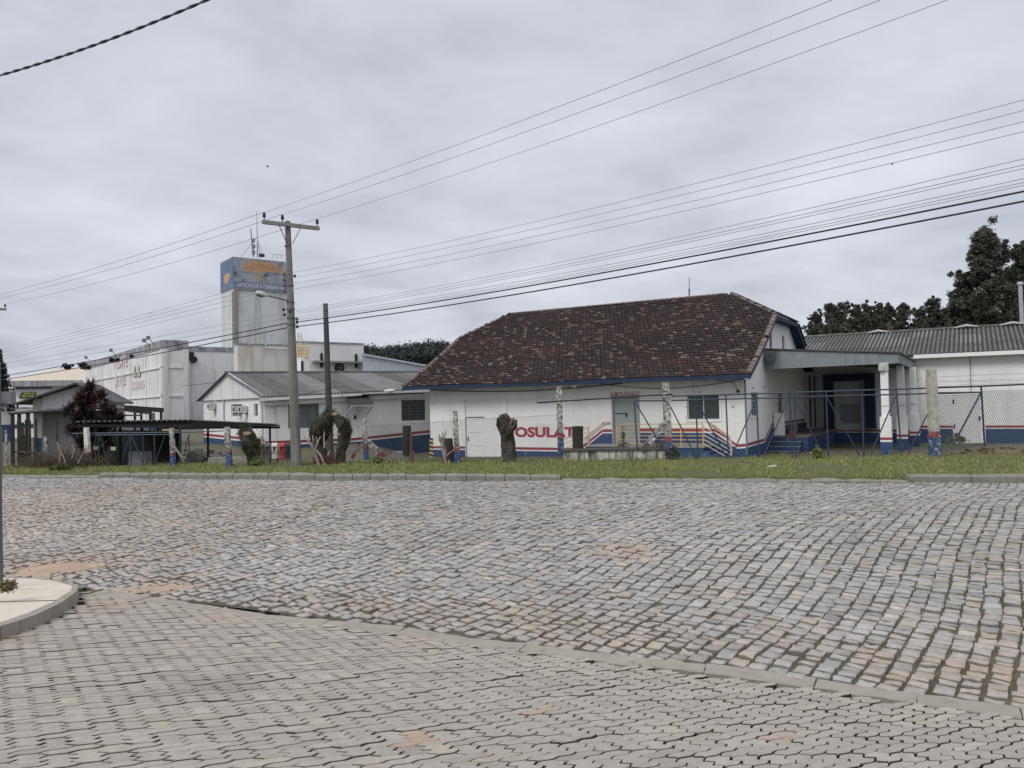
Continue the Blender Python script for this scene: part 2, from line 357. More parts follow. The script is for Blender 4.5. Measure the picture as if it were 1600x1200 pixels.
c3 = cols.reshape(n, nv, 3); c3[:, :8] = V3(.06, .05, .038); c3[:, 8:16] *= .55; cols = c3.reshape(-1, 3)
m_cob = mat('basalt cobble', (1.10, 1.065, 1.015), .85, (.70, .70, .71), 22, .5, vcol=True, bump=.012, bscale=55, coords='Pos', spec=.35, col3=(.40, .33, .25), s3=1.1, t3=(.66, .9))
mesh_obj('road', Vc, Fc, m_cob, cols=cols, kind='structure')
# coarse far stones outside the dense wedge keep the road continuous from a step aside
# ---- interlocking pavers of the driveway
pa = R(90+34.7); A = .137
e1 = V3(math.cos(pa), math.sin(pa)); e0 = V3(e1[1], -e1[0])
prof = [(0, 0), (.22, .19), (.5, 0), (.78, -.19)]
def edge_pts(i, j, di, dj):
    """points along grid edge from node (i,j) towards (i+di,j+dj), node included, end excluded; shared by both bricks"""
    pts = []
    if di > 0 or dj > 0:
        for t, o in prof: pts.append((i+di*t+(o if dj else 0), j+dj*t+(o*.6 if di else 0)))
    else:
        q = edge_pts(i+di, j+dj, -di, -dj)+[(i, j)]
        pts = q[::-1][:-1]
    return pts
pv = []; pf = []; pc = []
m_pav = mat('grey interlocking paver', (1.04, 1.015, .975), .9, (.76, .75, .74), 14, .5, vcol=True, bump=.006, bscale=80, coords='Pos', spec=.3, col3=(.13, .125, .12), s3=.55, t3=(.68, .90))
stain = [(onroad(330, 1072), .33, .55, V3(.17, .165, .17)), (onroad(655, 1154), .09, .9, V3(.38, .24, .15)), (onroad(840, 1111), .07, .7, V3(.40, .29, .19)), (onroad(1232, 1152), .07, .9, V3(.40, .27, .18)), (onroad(650, 1000), .16, .8, V3(.42, .32, .24)), (onroad(160, 945), .35, .5, V3(.36, .27, .21)), (onroad(350, 965), .3, .4, V3(.38, .28, .22)), (onroad(10, 1000), .2, .5, V3(.33, .22, .16))]
GI = 74; SQ = .54
for i in range(-GI, GI):
    for j in range(-2*GI, 2*GI):
        mm = (i+j) % 4
        if mm == 0: path = [(i, j, 1, 0), (i+1, j, 1, 0), (i+2, j, 0, 1), (i+2, j+1, -1, 0), (i+1, j+1, -1, 0), (i, j+1, 0, -1)]; c0 = (i+1, j+.5)
        elif mm == 2: path = [(i, j, 1, 0), (i+1, j, 0, 1), (i+1, j+1, 0, 1), (i+1, j+2, -1, 0), (i, j+2, 0, -1), (i, j+1, 0, -1)]; c0 = (i+.5, j+1)
        else: continue
        w0 = e0*c0[0]*A+e1*c0[1]*A*SQ
        sdd = seam_d(*w0)
        if sdd > -.02 or abs(w0[0]) > 8 or w0[1] < 0.9 or w0[1] > 11 or abs(w0[0]) > w0[1]*.72+1.6: continue
        if in_poly(w0[0], w0[1], SW): continue
        pts = []
        for q in path: pts += edge_pts(*q)
        P = np.array(pts)-np.array(c0)
        jit = rng.normal(0, .0022, 2); rot = random.gauss(0, .008); dzz = random.gauss(0, .0025)
        hx, hy = (A, .5*SQ*A) if mm == 0 else (.5*A, SQ*A)
        def ring(inset, z):
            Q = P*np.array([A*(1-1.35*inset/hx), A*SQ*(1-.8*inset/hy)]); Q = np.stack([Q[:, 0]*math.cos(rot)-Q[:, 1]*math.sin(rot), Q[:, 0]*math.sin(rot)+Q[:, 1]*math.cos(rot)], 1)
            X = w0[0]+Q[:, 0]*e0[0]+Q[:, 1]*e1[0]+jit[0]; Y = w0[1]+Q[:, 0]*e0[1]+Q[:, 1]*e1[1]+jit[1]
            return np.stack([X, Y, zroad(X, Y)+z+dzz], 1)
        s0 = len(pv); k = len(P)
        gp = random.uniform(.0028, .0062)*(1.4 if random.random() < .06 else 1)
        for rr in (ring(gp, -.05), ring(gp, -.006), ring(gp+.0012, 0)): pv.extend(rr.tolist())
        for a in range(2):
            for b in range(k): pf.append([s0+a*k+b, s0+a*k+(b+1) % k, s0+(a+1)*k+(b+1) % k, s0+(a+1)*k+b])
        pf.append([s0+2*k+b for b in range(k)])
        gcol = V3(.325, .305, .275)*random.gauss(1, .055)
        if random.random() < .03: gcol = gcol*V3(1.05, 1.03, .95)
        for p, r, s, cc in stain:
            d2 = math.hypot(w0[0]-p[0], w0[1]-p[1]); a_ = s*math.exp(-(d2/r)**2)*random.uniform(.7, 1.1); gcol = gcol*(1-min(a_, 1))+cc*min(a_, 1)
        ns = math.exp(sdd/.5)*.35*random.random(); gcol = gcol*(1-ns)+V3(.42, .36, .30)*ns
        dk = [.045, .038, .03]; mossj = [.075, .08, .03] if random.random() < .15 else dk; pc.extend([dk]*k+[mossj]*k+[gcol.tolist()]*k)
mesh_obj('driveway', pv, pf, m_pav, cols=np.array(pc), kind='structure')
# ---- flush concrete strip along the seam
mb = MB(); segs = 14; s_ = 0.25
L_ = np.linalg.norm(onroad(1640, 1128)[:2]-onroad(145, 928)[:2])+.0
pp = [onroad(*q) for q in ((140, 928), (215, 938), (330, 955), (400, 967), (500, 977), (619, 989), (719, 1006), (812, 1016), (1000, 1040), (1100, 1049), (1272, 1073), (1433, 1098), (1598, 1121), (1760, 1145))]
for a, b in zip(pp, pp[1:]):
    for q in range(1):
        t0, t1 = .004, 1-.006
        p0 = a+(b-a)*t0; p1 = a+(b-a)*t1; d = p1-p0; d[2] = 0; d /= np.linalg.norm(d); nn_ = V3(-d[1], d[0], 0)
        w_ = .10+random.uniform(-.012, .015)
        P4 = []
        for t in np.linspace(0, 1, 10):
            c = p0+(p1-p0)*t+nn_*(.09+random.uniform(-.006, .006)); z = float(zroad(c[0], c[1]))+.0+random.uniform(-.004, .006)
            P4.append((c, z, w_+random.uniform(-.01, .01)))
        rows = []
        for c, z, ww in P4:
            rows.append([c[:2].tolist()+[z-.05], 0])
            rows[-1] = [(*(c[:2]-nn_[:2]*ww), z-.05), (*(c[:2]-nn_[:2]*ww), z-.008), (*(c[:2]-nn_[:2]*(ww-.012)), z+.003), (*(c[:2]+nn_[:2]*(ww-.012)), z+.004), (*(c[:2]+nn_[:2]*ww), z-.008), (*(c[:2]+nn_[:2]*ww), z-.05)]
        for r0, r1 in zip(rows, rows[1:]):
            for k in range(5): mb.poly([r0[k], r0[k+1], r1[k+1], r1[k]])
        mb.poly(rows[0][::-1]); mb.poly(rows[-1])
m_kerb = mat('kerb concrete', (.305, .275, .23), .95, (.21, .19, .16), 5, .6, col3=(.13, .12, .10), s3=9, t3=(.58, .76), bump=.006, bscale=40, coords='Pos')
mb.build('kerb_strip', m_kerb, kind='structure')
# ---- soil patches lying on the stones
m_sand = mat('orange soil', (.37, .27, .20), 1, (.26, .19, .14), 6, .6, col3=(.5, .37, .27), s3=3, t3=(.5, .7), bump=.01, bscale=40, coords='Pos')
mb = MB()
for (px, py, rx, ry, hh) in ((98, 886, .62, .30, .022), (60, 893, .35, .2, .016), (262, 917, .5, .14, .002), (200, 922, .35, .12, .004), (655, 1154, .075, .05, .003), (1232, 1152, .055, .035, .003)):
    p = onroad(px, py); K = 22; c = [p[0], p[1], float(zroad(p[0], p[1]))+hh]
    ringp = []; mid = []
    for k in range(K):
        t = 2*math.pi*k/K; q = 1+.33*mnoise.noise(Vector((math.cos(t)*1.7+px, math.sin(t)*1.7, 0)))+random.uniform(-.12, .12)
        X = p[0]+rx*q*math.cos(t); Y = p[1]+ry*q*math.sin(t); ringp.append((X, Y, float(zroad(X, Y))-.014))
        X = p[0]+rx*.6*q*math.cos(t); Y = p[1]+ry*.6*q*math.sin(t); mid.append((X, Y, float(zroad(X, Y))+hh*.8+random.uniform(-.004, .004)))
    for k in range(K):
        mb.poly([ringp[k], ringp[(k+1) % K], mid[(k+1) % K], mid[k]]); mb.poly([mid[k], mid[(k+1) % K], c])
mb.build('soil_patch', m_sand, kind='structure', smooth=True)
# ---- far kerb: granite blocks, raised / sunken by stretch
m_gran = mat('rough granite kerb', (.25, .24, .21), .95, (.16, .15, .13), 4, .6, col3=(.11, .105, .085), s3=7, t3=(.56, .74), bump=.02, bscale=16, coords='Pos')
mb = MB()
x = -24.0
xl = onz(128, 747, -.12)[0]; xm = onz(862, 750, -.12)[0]; xr = onz(1388, 749, -.12)[0]
while x < 22:
    if x < xl: top, ln_ = -.045, random.uniform(.7, 1.0)
    elif x < xm: top, ln_ = .042+random.uniform(-.012, .012), random.choice((.42, .5, .55, .65, .75))
    elif x < xr: top, ln_ = -.060+random.uniform(-.014, .012), random.uniform(.5, 1.0)
    else: top, ln_ = .05, 1.25
    gpp = .02; a = x+gpp/2; b = x+ln_-gpp/2; rows = []
    for t in np.linspace(0, 1, 5):
        xx = a+(b-a)*t; yy = kerbY(xx)-.02; e = .012 if 0 < t < 1 else -.006
        e2 = e+random.uniform(-.008, .012)
        rows.append([(xx, yy-.06, -.25), (xx, yy-.065-e2*.5, top-.04), (xx, yy-.03, top+e2), (xx, yy+.08, top+e2), (xx, yy+.1, top-.05), (xx, yy+.1, -.2)])
    for r0, r1 in zip(rows, rows[1:]):
        for k in range(5): mb.poly([r0[k], r1[k], r1[k+1], r0[k+1]])
    mb.poly(rows[0]); mb.poly(rows[-1][::-1]); x += ln_
mb.build('kerb', m_gran, kind='structure')
# ---- near pavement corner on the left with its kerb
m_side = mat('pale concrete paving', (.54, .485, .40), .9, (.46, .41, .335), 1.8, .6, col3=(.33, .28, .22), s3=3, t3=(.54, .78), bump=.003, bscale=40, coords='Pos')
PT = .11
outl = [onroad(*q, PT)[:2] for q in ((-300, 905), (-60, 903), (10, 902), (60, 903), (95, 907), (122, 915), (120, 924), (97, 941), (60, 959), (30, 970), (0, 979), (-60, 989), (-300, 1010))]
zt_ = -.3+PT+.02
zs = [float(zroad(*p))+PT for p in outl]
mb = MB()
inner = []
cxy = np.mean(outl, 0)
mb.poly([(p[0], p[1], z) for p, z in zip(outl, zs)][::-1]); mb.build('sidewalk', m_side, kind='structure')
mb = MB()
kp = outl[2:12]; kz = zs[2:12]
for a in range(len(kp)-1):
    p0, p1 = kp[a], kp[a+1]; d = (p1-p0)/np.linalg.norm(p1-p0); nrm = V3(d[1], -d[0]) if True else 0
    cen_ = V3(-7, 8.6)
    if np.dot(nrm, (p0+p1)/2-cen_) < 0: nrm = -nrm
    w_ = .12 if a > 3 else .06; p0 = p0-nrm*w_; p1 = p1-nrm*w_-d*.008
    q = [(*p0, kz[a]+.006), (*p1, kz[a+1]+.006), (*(p1+nrm*w_), kz[a+1]+.003), (*(p0+nrm*w_), kz[a]+.003)]
    q2 = [(*(p0+nrm*(w_+.02)), kz[a]-.2), (*(p1+nrm*(w_+.02)), kz[a+1]-.2)]
    mb.poly(q); mb.poly([q[3], q[2], q2[1], q2[0]]); mb.poly([q[0], q[3], q2[0], (*p0, kz[a]-.2)]); mb.poly([q[2], q[1], (*p1, kz[a+1]-.2), q2[1]])
mb.build('pavement_kerb', m_kerb, kind='structure')
mb = MB()   # expansion joint
a = onroad(-60, 942, PT+.003); b = onroad(88, 938, PT+.003)
mb.bar(a, b, .008, .006); mb.build('pavement_joint', m_bed, kind='structure')
# ---- grass on the verge
def blades(x, y, z, h, wd, lean, col):
    n = len(x); t = rng.random(n)*2*np.pi; dx, dy = np.cos(t), np.sin(t)
    l1 = rng.normal(0, lean, (n, 2))*h[:, None]
    b0 = np.stack([x-dx*wd, y-dy*wd, z], 1); b1 = np.stack([x+dx*wd, y+dy*wd, z], 1)
    m0 = np.stack([x-dx*wd*.7+l1[:, 0]*.35, y-dy*wd*.7+l1[:, 1]*.35, z+h*.6], 1); m1 = np.stack([x+dx*wd*.7+l1[:, 0]*.35, y+dy*wd*.7+l1[:, 1]*.35, z+h*.6], 1)
    tp = np.stack([x+l1[:, 0], y+l1[:, 1], z+h*(1-.2*np.abs(l1).sum(1)/np.maximum(h, .01))], 1)
    V = np.stack([b0, b1, m1, m0, tp], 1).reshape(-1, 3); o = np.arange(n)*5
    f = np.concatenate([np.stack([o, o+1, o+2, o+3], 1), np.stack([o+3, o+2, o+4, o+4], 1)])
    Cc = np.repeat(col, 5, 0)
    return V, f, Cc
def to_list(f): return [list(dict.fromkeys(r)) for r in f.tolist()]
NB = 85000
gx = rng.uniform(-22, 17, NB); tt = rng.random(NB)**1.15
ky = kerbY(gx)+.02+.12*rng.random(NB); fy = fenY(gx)+.25; gy = ky+(fy-ky)*tt
dens = np.array([mnoise.noise(Vector((a*.55, b*.9, 3.1)))+.35*mnoise.noise(Vector((a*2.2, b*2.5, 8))) for a, b in zip(gx, gy)])
bare = (gx > 4) & (gy > fenY(gx)-1.1) & (gx < 12)
keep = (dens > -.27) & ~(bare & (dens < .12)) & ~((gx > 13.6) & (gy > fenY(gx)-.2))
gx, gy, dens = gx[keep], gy[keep], dens[keep]; n = len(gx)
gh = np.clip(rng.gamma(3.5, .012, n)+.02+.05*np.maximum(dens, 0), .02, .16)*(1+.5*(gy > fenY(gx)-.5))
gc = np.stack([.15+.06*rng.random(n)+.06*dens, .18+.055*rng.random(n)+.045*dens, .05+.025*rng.random(n)], 1)
fl_ = rng.random(n) < .006; gc[fl_] = V3(.55, .5, .2)
dry = rng.random(n) < .18; gc[dry] = V3(.36, .32, .17)*rng.uniform(.7, 1.1, (dry.sum(), 1))
V, f, cc = blades(gx, gy, np.full(n, -.02), gh, rng.uniform(.004, .009, n), .55, gc)
mesh_obj('grass', V, to_list(f), m_leaf, cols=cc, kind='stuff')
# weeds in the yard edge and in the joints
NB = 9000
wx = rng.uniform(-15, 16, NB); wy = fenY(wx)+rng.uniform(.2, 3.5, NB)
dn = np.array([mnoise.noise(Vector((a*.7, b*.7, 9.1))) for a, b in zip(wx, wy)]); k = dn > .02; wx, wy, dn = wx[k], wy[k], dn[k]; n = len(wx)
gc = np.stack([.11+.06*rng.random(n), .13+.05*rng.random(n), .03+.02*rng.random(n)], 1)
V1, f1, c1 = blades(wx, wy, zyard(wx, wy)-.01, np.clip(rng.gamma(3, .035, n), .03, .3), rng.uniform(.006, .012, n), .5, gc)
mesh_obj('weeds', V1, to_list(f1), m_leaf, cols=c1, kind='stuff')
NB = 9000
jx = rng.uniform(-7, 8, NB); jy = rng.uniform(4, 12, NB); dn = np.array([mnoise.noise(Vector((a*.8, b*.8, 5.1))) for a, b in zip(jx, jy)])
# moss and tufts sit on the long joints between the cobble rows
cc_ = np.stack([jx, jy], 1); cco = cc_@crossd; along = cc_@rowdir
kk = np.round((cco+30)/.158-.5)+.5; cnew = kk*.158-30
wb = .06*np.sin(along*.55+.6)+.022*np.sin(along*1.3+cnew*.35)+.02*np.sin(cnew*1.7+along*.8)
jx = along*rowdir[0]+(cnew+wb)*crossd[0]; jy = along*rowdir[1]+(cnew+wb)*crossd[1]
k = (dn > .08) & (seam_d(jx, jy) > .15) & (jx > jy*.10-1); jx, jy = jx[k], jy[k]; n = len(jx)
gc = np.stack([.13+.08*rng.random(n), .13+.05*rng.random(n), .05+.02*rng.random(n)], 1)
V1, f1, c1 = blades(jx, jy, zroad(jx, jy)-.025, np.clip(rng.gamma(3, .009, n), .015, .05), rng.uniform(.002, .004, n), .6, gc)
mesh_obj('joint_moss', V1, to_list(f1), m_leaf, cols=c1, kind='stuff')
# ================================================================ WAREHOUSE with tiled half-hip roof
WA = R(31); Wd = V3(math.cos(WA), -math.sin(WA), 0); Wn = V3(math.sin(WA), math.cos(WA), 0)
WR = onz(1166, 717, -.45); WR0 = V3(WR[0], WR[1], 0)
def wp(u, v, z): return WR0+Wd*u+Wn*v+UP*z
def Wuz(px, py, v=0):
    p = onpl(px, py, WR0+Wn*v, Wn); return float(np.dot(p-WR0, Wd)), float(p[2])
def Gvz(px, py, u=0):
    p = onpl(px, py, WR0+Wd*u, Wd); return float(np.dot(p-WR0, Wn)), float(p[2])
class Plane:
    """2-D sheet (a along, z up) with outward normal n placed at P0"""
    def __init__(s, P0, ax, n): s.P0 = np.array(P0, float); s.ax = ax; s.n = n
    def p(s, a, z, o=0): return s.P0+s.ax*a+UP*z+s.n*o
def wall_holes(mb, pl, a0, a1, z0, z1, holes, depth=.14, m=0, mr=0, off=0):
    xs = sorted({a0, a1, *[h[0] for h in holes], *[h[1] for h in holes]}); zs = sorted({z0, z1, *[h[2] for h in holes], *[h[3] for h in holes]})
    xs = [x for x in xs if a0 <= x <= a1]; zs = [z for z in zs if z0 <= z <= z1]
    for x0, x1 in zip(xs, xs[1:]):
        for y0, y1 in zip(zs, zs[1:]):
            cx_, cz_ = (x0+x1)/2, (y0+y1)/2
            if any(h[0] < cx_ < h[1] and h[2] < cz_ < h[3] for h in holes): continue
            mb.poly([pl.p(x0, y0, off), pl.p(x1, y0, off), pl.p(x1, y1, off), pl.p(x0, y1, off)], m)
    for h in holes:
        d = -(h[4] if len(h) > 4 else depth)
        A_, B_, C_, D_ = h[:4]
        for q in ([(A_, C_), (B_, C_)], [(B_, C_), (B_, D_)], [(B_, D_), (A_, D_)], [(A_, D_), (A_, C_)]):
            mb.poly([pl.p(*q[0], off), pl.p(*q[1], off), pl.p(*q[1], off+d), pl.p(*q[0], off+d)], mr)
def sheet(mb, pl, pts, o, t=.004, m=0):
    """thin painted sheet following a polygon, proud by o"""
    mb.poly([pl.p(a, z, o) for a, z in pts], m)
def rectf(mb, pl, a0, a1, z0, z1, o0, o1, m=0):
    c = pl.p((a0+a1)/2, (z0+z1)/2, (o0+o1)/2); mb.box(c, (abs(a1-a0)/2, abs(o1-o0)/2, abs(z1-z0)/2), (pl.ax, pl.n, UP), m)
def band(mb, pl, path, o, h0, h1, m):
    for (a0, z0), (a1, z1) in zip(path, path[1:]):
        mb.poly([pl.p(a0, z0+h0, o), pl.p(a1, z1+h0, o), pl.p(a1, z1+h1, o), pl.p(a0, z0+h1, o)], m)
def plinth(mb, pl, path, o, zb, m):
    for (a0, z0), (a1, z1) in zip(path, path[1:]):
        mb.poly([pl.p(a0, zb, o), pl.p(a1, zb, o), pl.p(a1, z1, o), pl.p(a0, z0, o)], m)
def window(parent, pl, a0, a1, z0, z1, depth=.11, muls=1, name='window', rows=0, fm=None, gm=None, lab=None, fw=.045):
    g = MB(); g.poly([pl.p(a0, z0, -depth), pl.p(a1, z0, -depth), pl.p(a1, z1, -depth), pl.p(a0, z1, -depth)])
    wo = g.build(name, gm or m_glass, parent, label=lab)
    f = MB()
    for q in ((a0, a0+fw, z0, z1), (a1-fw, a1, z0, z1), (a0+fw, a1-fw, z0, z0+fw), (a0+fw, a1-fw, z1-fw, z1)): rectf(f, pl, *q, -depth+.002, -depth+.05)
    for k in range(muls): 
        c = a0+(a1-a0)*(k+1)/(muls+1); rectf(f, pl, c-.02, c+.02, z0+fw, z1-fw, -depth+.003, -depth+.045)
    for k in range(rows):
        c = z0+(z1-z0)*(k+1)/(rows+1); rectf(f, pl, a0+fw, a1-fw, c-.009, c+.009, -depth+.004, -depth+.03)
    f.build('frame', fm or m_frame, wo); return wo
def text(s, pl, a0, a1, z0, z1, m, parent, o=.004, name='lettering', bold=.018, lab=None, skew=0):
    cu = bpy.data.curves.new('t', 'FONT'); cu.body = s; cu.size = 1; cu.offset = bold; cu.resolution_u = 3
    ob = bpy.data.objects.new('t', cu); C.objects.link(ob); bpy.context.view_layer.update()
    me = bpy.data.meshes.new_from_object(ob.evaluated_get(bpy.context.evaluated_depsgraph_get()))
    v = np.zeros(len(me.vertices)*3, np.float32); me.vertices.foreach_get('co', v); v = v.reshape(-1, 3)
    f = [list(p.vertices) for p in me.polygons]; bpy.data.objects.remove(ob); bpy.data.curves.remove(cu); bpy.data.meshes.remove(me)
    mn, mx_ = v.min(0), v.max(0); q = (v-mn)/np.maximum(mx_-mn, 1e-6)
    P = [pl.p(a0+(a1-a0)*a+skew*b, z0+(z1-z0)*b, o) for a, b, _ in q]
    return mesh_obj(name, P, f, m, parent, label=lab)

wh = thing('warehouse', wp(-7.5, 6.4, -.5), 'long white warehouse with a brown clay tile half hip roof and blue plinth', 'warehouse')
LW = -15.1; DP = 12.8; ZE = 2.78
PF = Plane(WR0, Wd, -Wn); PG = Plane(WR0, Wn, Wd)
a_w = Wuz(1073, 617); b_w = Wuz(1125, 656); win = (a_w[0], b_w[0], b_w[1], a_w[1])
dl = Wuz(957, 619); dr = Wuz(999, 694); dor = (dl[0], dr[0], .06, dl[1])
r1a = Wuz(726, 625)[0]; r1b = Wuz(781, 626)[0]; r1t = Wuz(726, 625)[1]; r1z = Wuz(730, 714)[1]
r2a = Wuz(791, 624)[0]; r2b = Wuz(867, 622)[0]; r2t = Wuz(791, 624)[1]; r2z = Wuz(867, 661)[1]
mb = MB()
wall_holes(mb, PF, LW, 0, -1.1, ZE+.25, [win, dor, (r1a, r1b, r1z, r1t, .07), (r2a, r2b, r2z, r2t, .05)], .13, 0, 0)
# stripes
zl = -.28; pth = [Wuz(*q) for q in ((912, 701), (942, 677), (958, 676))]
pth2 = [Wuz(*q) for q in ((1000, 676), (1117, 676.5), (1152, 701), (1165.6, 700))]
runs = [[(LW, zl), (r1a-.02, zl)], [(r1b+.02, zl), (pth[0][0]-.35, zl), pth[0], pth[1], (dor[0]-.01, pth[1][1])], [(dor[1]+.01, pth2[0][1]), pth2[1], pth2[2], (0, pth2[3][1])]]
for rr in runs:
    band(mb, PF, rr, .004, .055, .17, 2); plinth(mb, PF, rr, .005, -1.1, 1)
wf = mb.build('wall', [m_wall, m_blue, m_red], wh)
# end wall
mb = MB()
prf = [(-.5, 2.95), (.5, 3.42), (2.2, 4.33), (4.1, 5.45), (6.4, 6.85)]
back = [(DP-a, b) for a, b in prf[::-1]]
g1 = Gvz(1171, 613); g2 = Gvz(1188, 650); gw = (g1[0]+.15, g1[0]+1.35, g2[1], g1[1])
q1 = Gvz(1215.5, 615); q2 = Gvz(1228, 647); gw2 = (q1[0], q1[0]+1.0, q2[1], q1[1])
at1 = (4.55, 5.05, 4.05, 4.78); at2 = (7.15, 7.65, 4.05, 4.78)
wall_holes(mb, PG, 0, DP, -1.1, 2.75, [gw, gw2], .12)
wall_holes(mb, PG, 4.1, DP-4.1, 2.75, 5.3, [at1, at2], .12)
for (a0, b0), (a1, b1) in zip(prf[:3], prf[1:4]):
    a0 = max(a0, 0)
    if a0 == 0: b0 = 3.19
    mb.poly([PG.p(a0, 2.75), PG.p(a1, 2.75), PG.p(a1, b1-.05), PG.p(a0, b0-.05)])
    mb.poly([PG.p(DP-a0, 2.75), PG.p(DP-a1, 2.75), PG.p(DP-a1, b1-.05), PG.p(DP-a0, b0-.05)])
gp_ = [(0, pth2[3][1]), Gvz(1195, 691.5), Gvz(1206, 667.5), (12.5, .60)]
band(mb, PG, gp_, .004, .055, .17, 1); plinth(mb, PG, gp_, .005, -1.1, 2)
mb.build('wall', [m_wall, m_red, m_blue], wh)
mb = MB()
mb.poly([wp(LW, 0, -1.1), wp(LW, DP, -1.1), wp(LW, DP, 3), wp(LW, DP-4, 5.3), wp(LW, 4, 5.3), wp(LW, 0, 3)]); mb.poly([wp(LW, DP, -1.1), wp(0, DP, -1.1), wp(0, DP, 3), wp(LW, DP, 3)])
mb.build('wall', m_wall, wh)
window(wh, PF, *win, muls=1, rows=0)
for k, g_ in enumerate((gw, gw2, at1, at2)): window(wh, PG, *g_, muls=0, rows=2 if k < 2 else 0, fm=m_iron if k > 1 else m_frame)
# window surround
mb = MB(); t_ = .07
for q in ((win[0]-t_, win[0], win[2]-t_, win[3]+t_), (win[1], win[1]+t_, win[2]-t_, win[3]+t_), (win[0], win[1], win[2]-t_, win[2]), (win[0], win[1], win[3], win[3]+t_)): rectf(mb, PF, *q, 0, .03)
mb.build('window_surround', m_wall, wh); mb = MB()
for q in ((gw[0]-t_, gw[0], gw[2]-t_, gw[3]+t_), (gw[1], gw[1]+t_, gw[2]-t_, gw[3]+t_), (gw[0], gw[1], gw[2]-t_, gw[2]), (gw[0], gw[1], gw[3], gw[3]+t_)): rectf(mb, PG, *q, 0, .03)
mb.build('window_surround', m_wall, wh)
# metal door
mb = MB(); rectf(mb, PF, dor[0]+.03, dor[1]-.03, dor[2], dor[3]-.03, -.12, -.07)
do = mb.build('door', m_door, wh, label='grey green metal door above the ramp')
mb = MB()
for q in ((dor[0]-.05, dor[0]+.03, dor[2], dor[3]), (dor[1]-.03, dor[1]+.05, dor[2], dor[3]), (dor[0]-.05, dor[1]+.05, dor[3]-.03, dor[3]+.04)): rectf(mb, PF, *q, -.1, .02)
mb.build('door_frame', m_door, do)
mb = MB(); dz_ = (dor[2]+dor[3])/2+.28; rectf(mb, PF, dor[0]+.05, dor[0]+.6, dz_-.015, dz_+.015, -.07, -.045); rectf(mb, PF, dor[0]+.55, dor[0]+.62, dz_-.16, dz_+.03, -.07, -.04); mb.build('handle', m_black, do)
# blocked loading bays
mb = MB(); rectf(mb, PF, r1a, r1b, r1z, r1t, -.12, -.07)
d1 = mb.build('loading_door', m_wdoor, wh, label='white blocked loading bay with a small door in it')
pa_, pb_ = Wuz(728, 653); pe, pf_ = Wuz(756, 713)
mb = MB(); rectf(mb, PF, pa_, pe, r1z+.01, pb_, -.07, -.055)
for z in (.28, .62): rectf(mb, PF, pa_+.15, pe-.1, r1z+(pb_-r1z)*z, r1z+(pb_-r1z)*z+.012, -.056, -.05, 1)
rectf(mb, PF, pa_-.02, pa_, r1z, pb_, -.07, -.05, 1); rectf(mb, PF, pa_, pe+.02, pb_, pb_+.05, -.07, -.03, 1)
pdn = mb.build('small_door', [m_wdoor, m_louvre], d1)
mb = MB(); rectf(mb, PF, pa_+.06, pa_+.1, r1z+.75, r1z+.95, -.055, -.02); mb.build('handle', m_black, pdn)
mb = MB(); rectf(mb, PF, r2a, r2b, r2z, r2t, -.1, -.05); mb.build('loading_door', m_wdoor, wh)
# letters
lz0 = Wuz(820, 683.5)[1]; lz1 = Wuz(820, 667)[1]
x0 = Wuz(804.5, 675)[0]; x1 = Wuz(899, 675)[0]
text('OSULAT', PF, x0, x1, lz0, lz1, m_text_red, wh, bold=.05)
ax0, az1 = Wuz(953, 612.5); ax1, az0 = Wuz(1000.5, 618.5)
text('ALMOXARIFADO', PF, ax0, ax1, az0-.02, az1, m_txt2, wh, bold=.012)
# corner guard with black and yellow stripes
m_yb = mat('hazard yellow', (.60, .42, .12), .8, (.5, .4, .25), 9, .6)
mb = MB(); zb0, zb1 = -.72, Wuz(676, 685)[1]
for k in range(10):
    z0 = zb0+(zb1-zb0)*k/10; z1 = zb0+(zb1-zb0)*(k+1)/10; sk = .05
    P4 = [PF.p(LW-.06, z0+sk, .012), PF.p(LW+.16, z0-sk*.2, .012), PF.p(LW+.16, z1-sk*.2, .012), PF.p(LW-.06, z1+sk, .012)]
    mb.poly(P4, k % 2)
mb.build('corner_guard', [m_yb, m_black], wh)
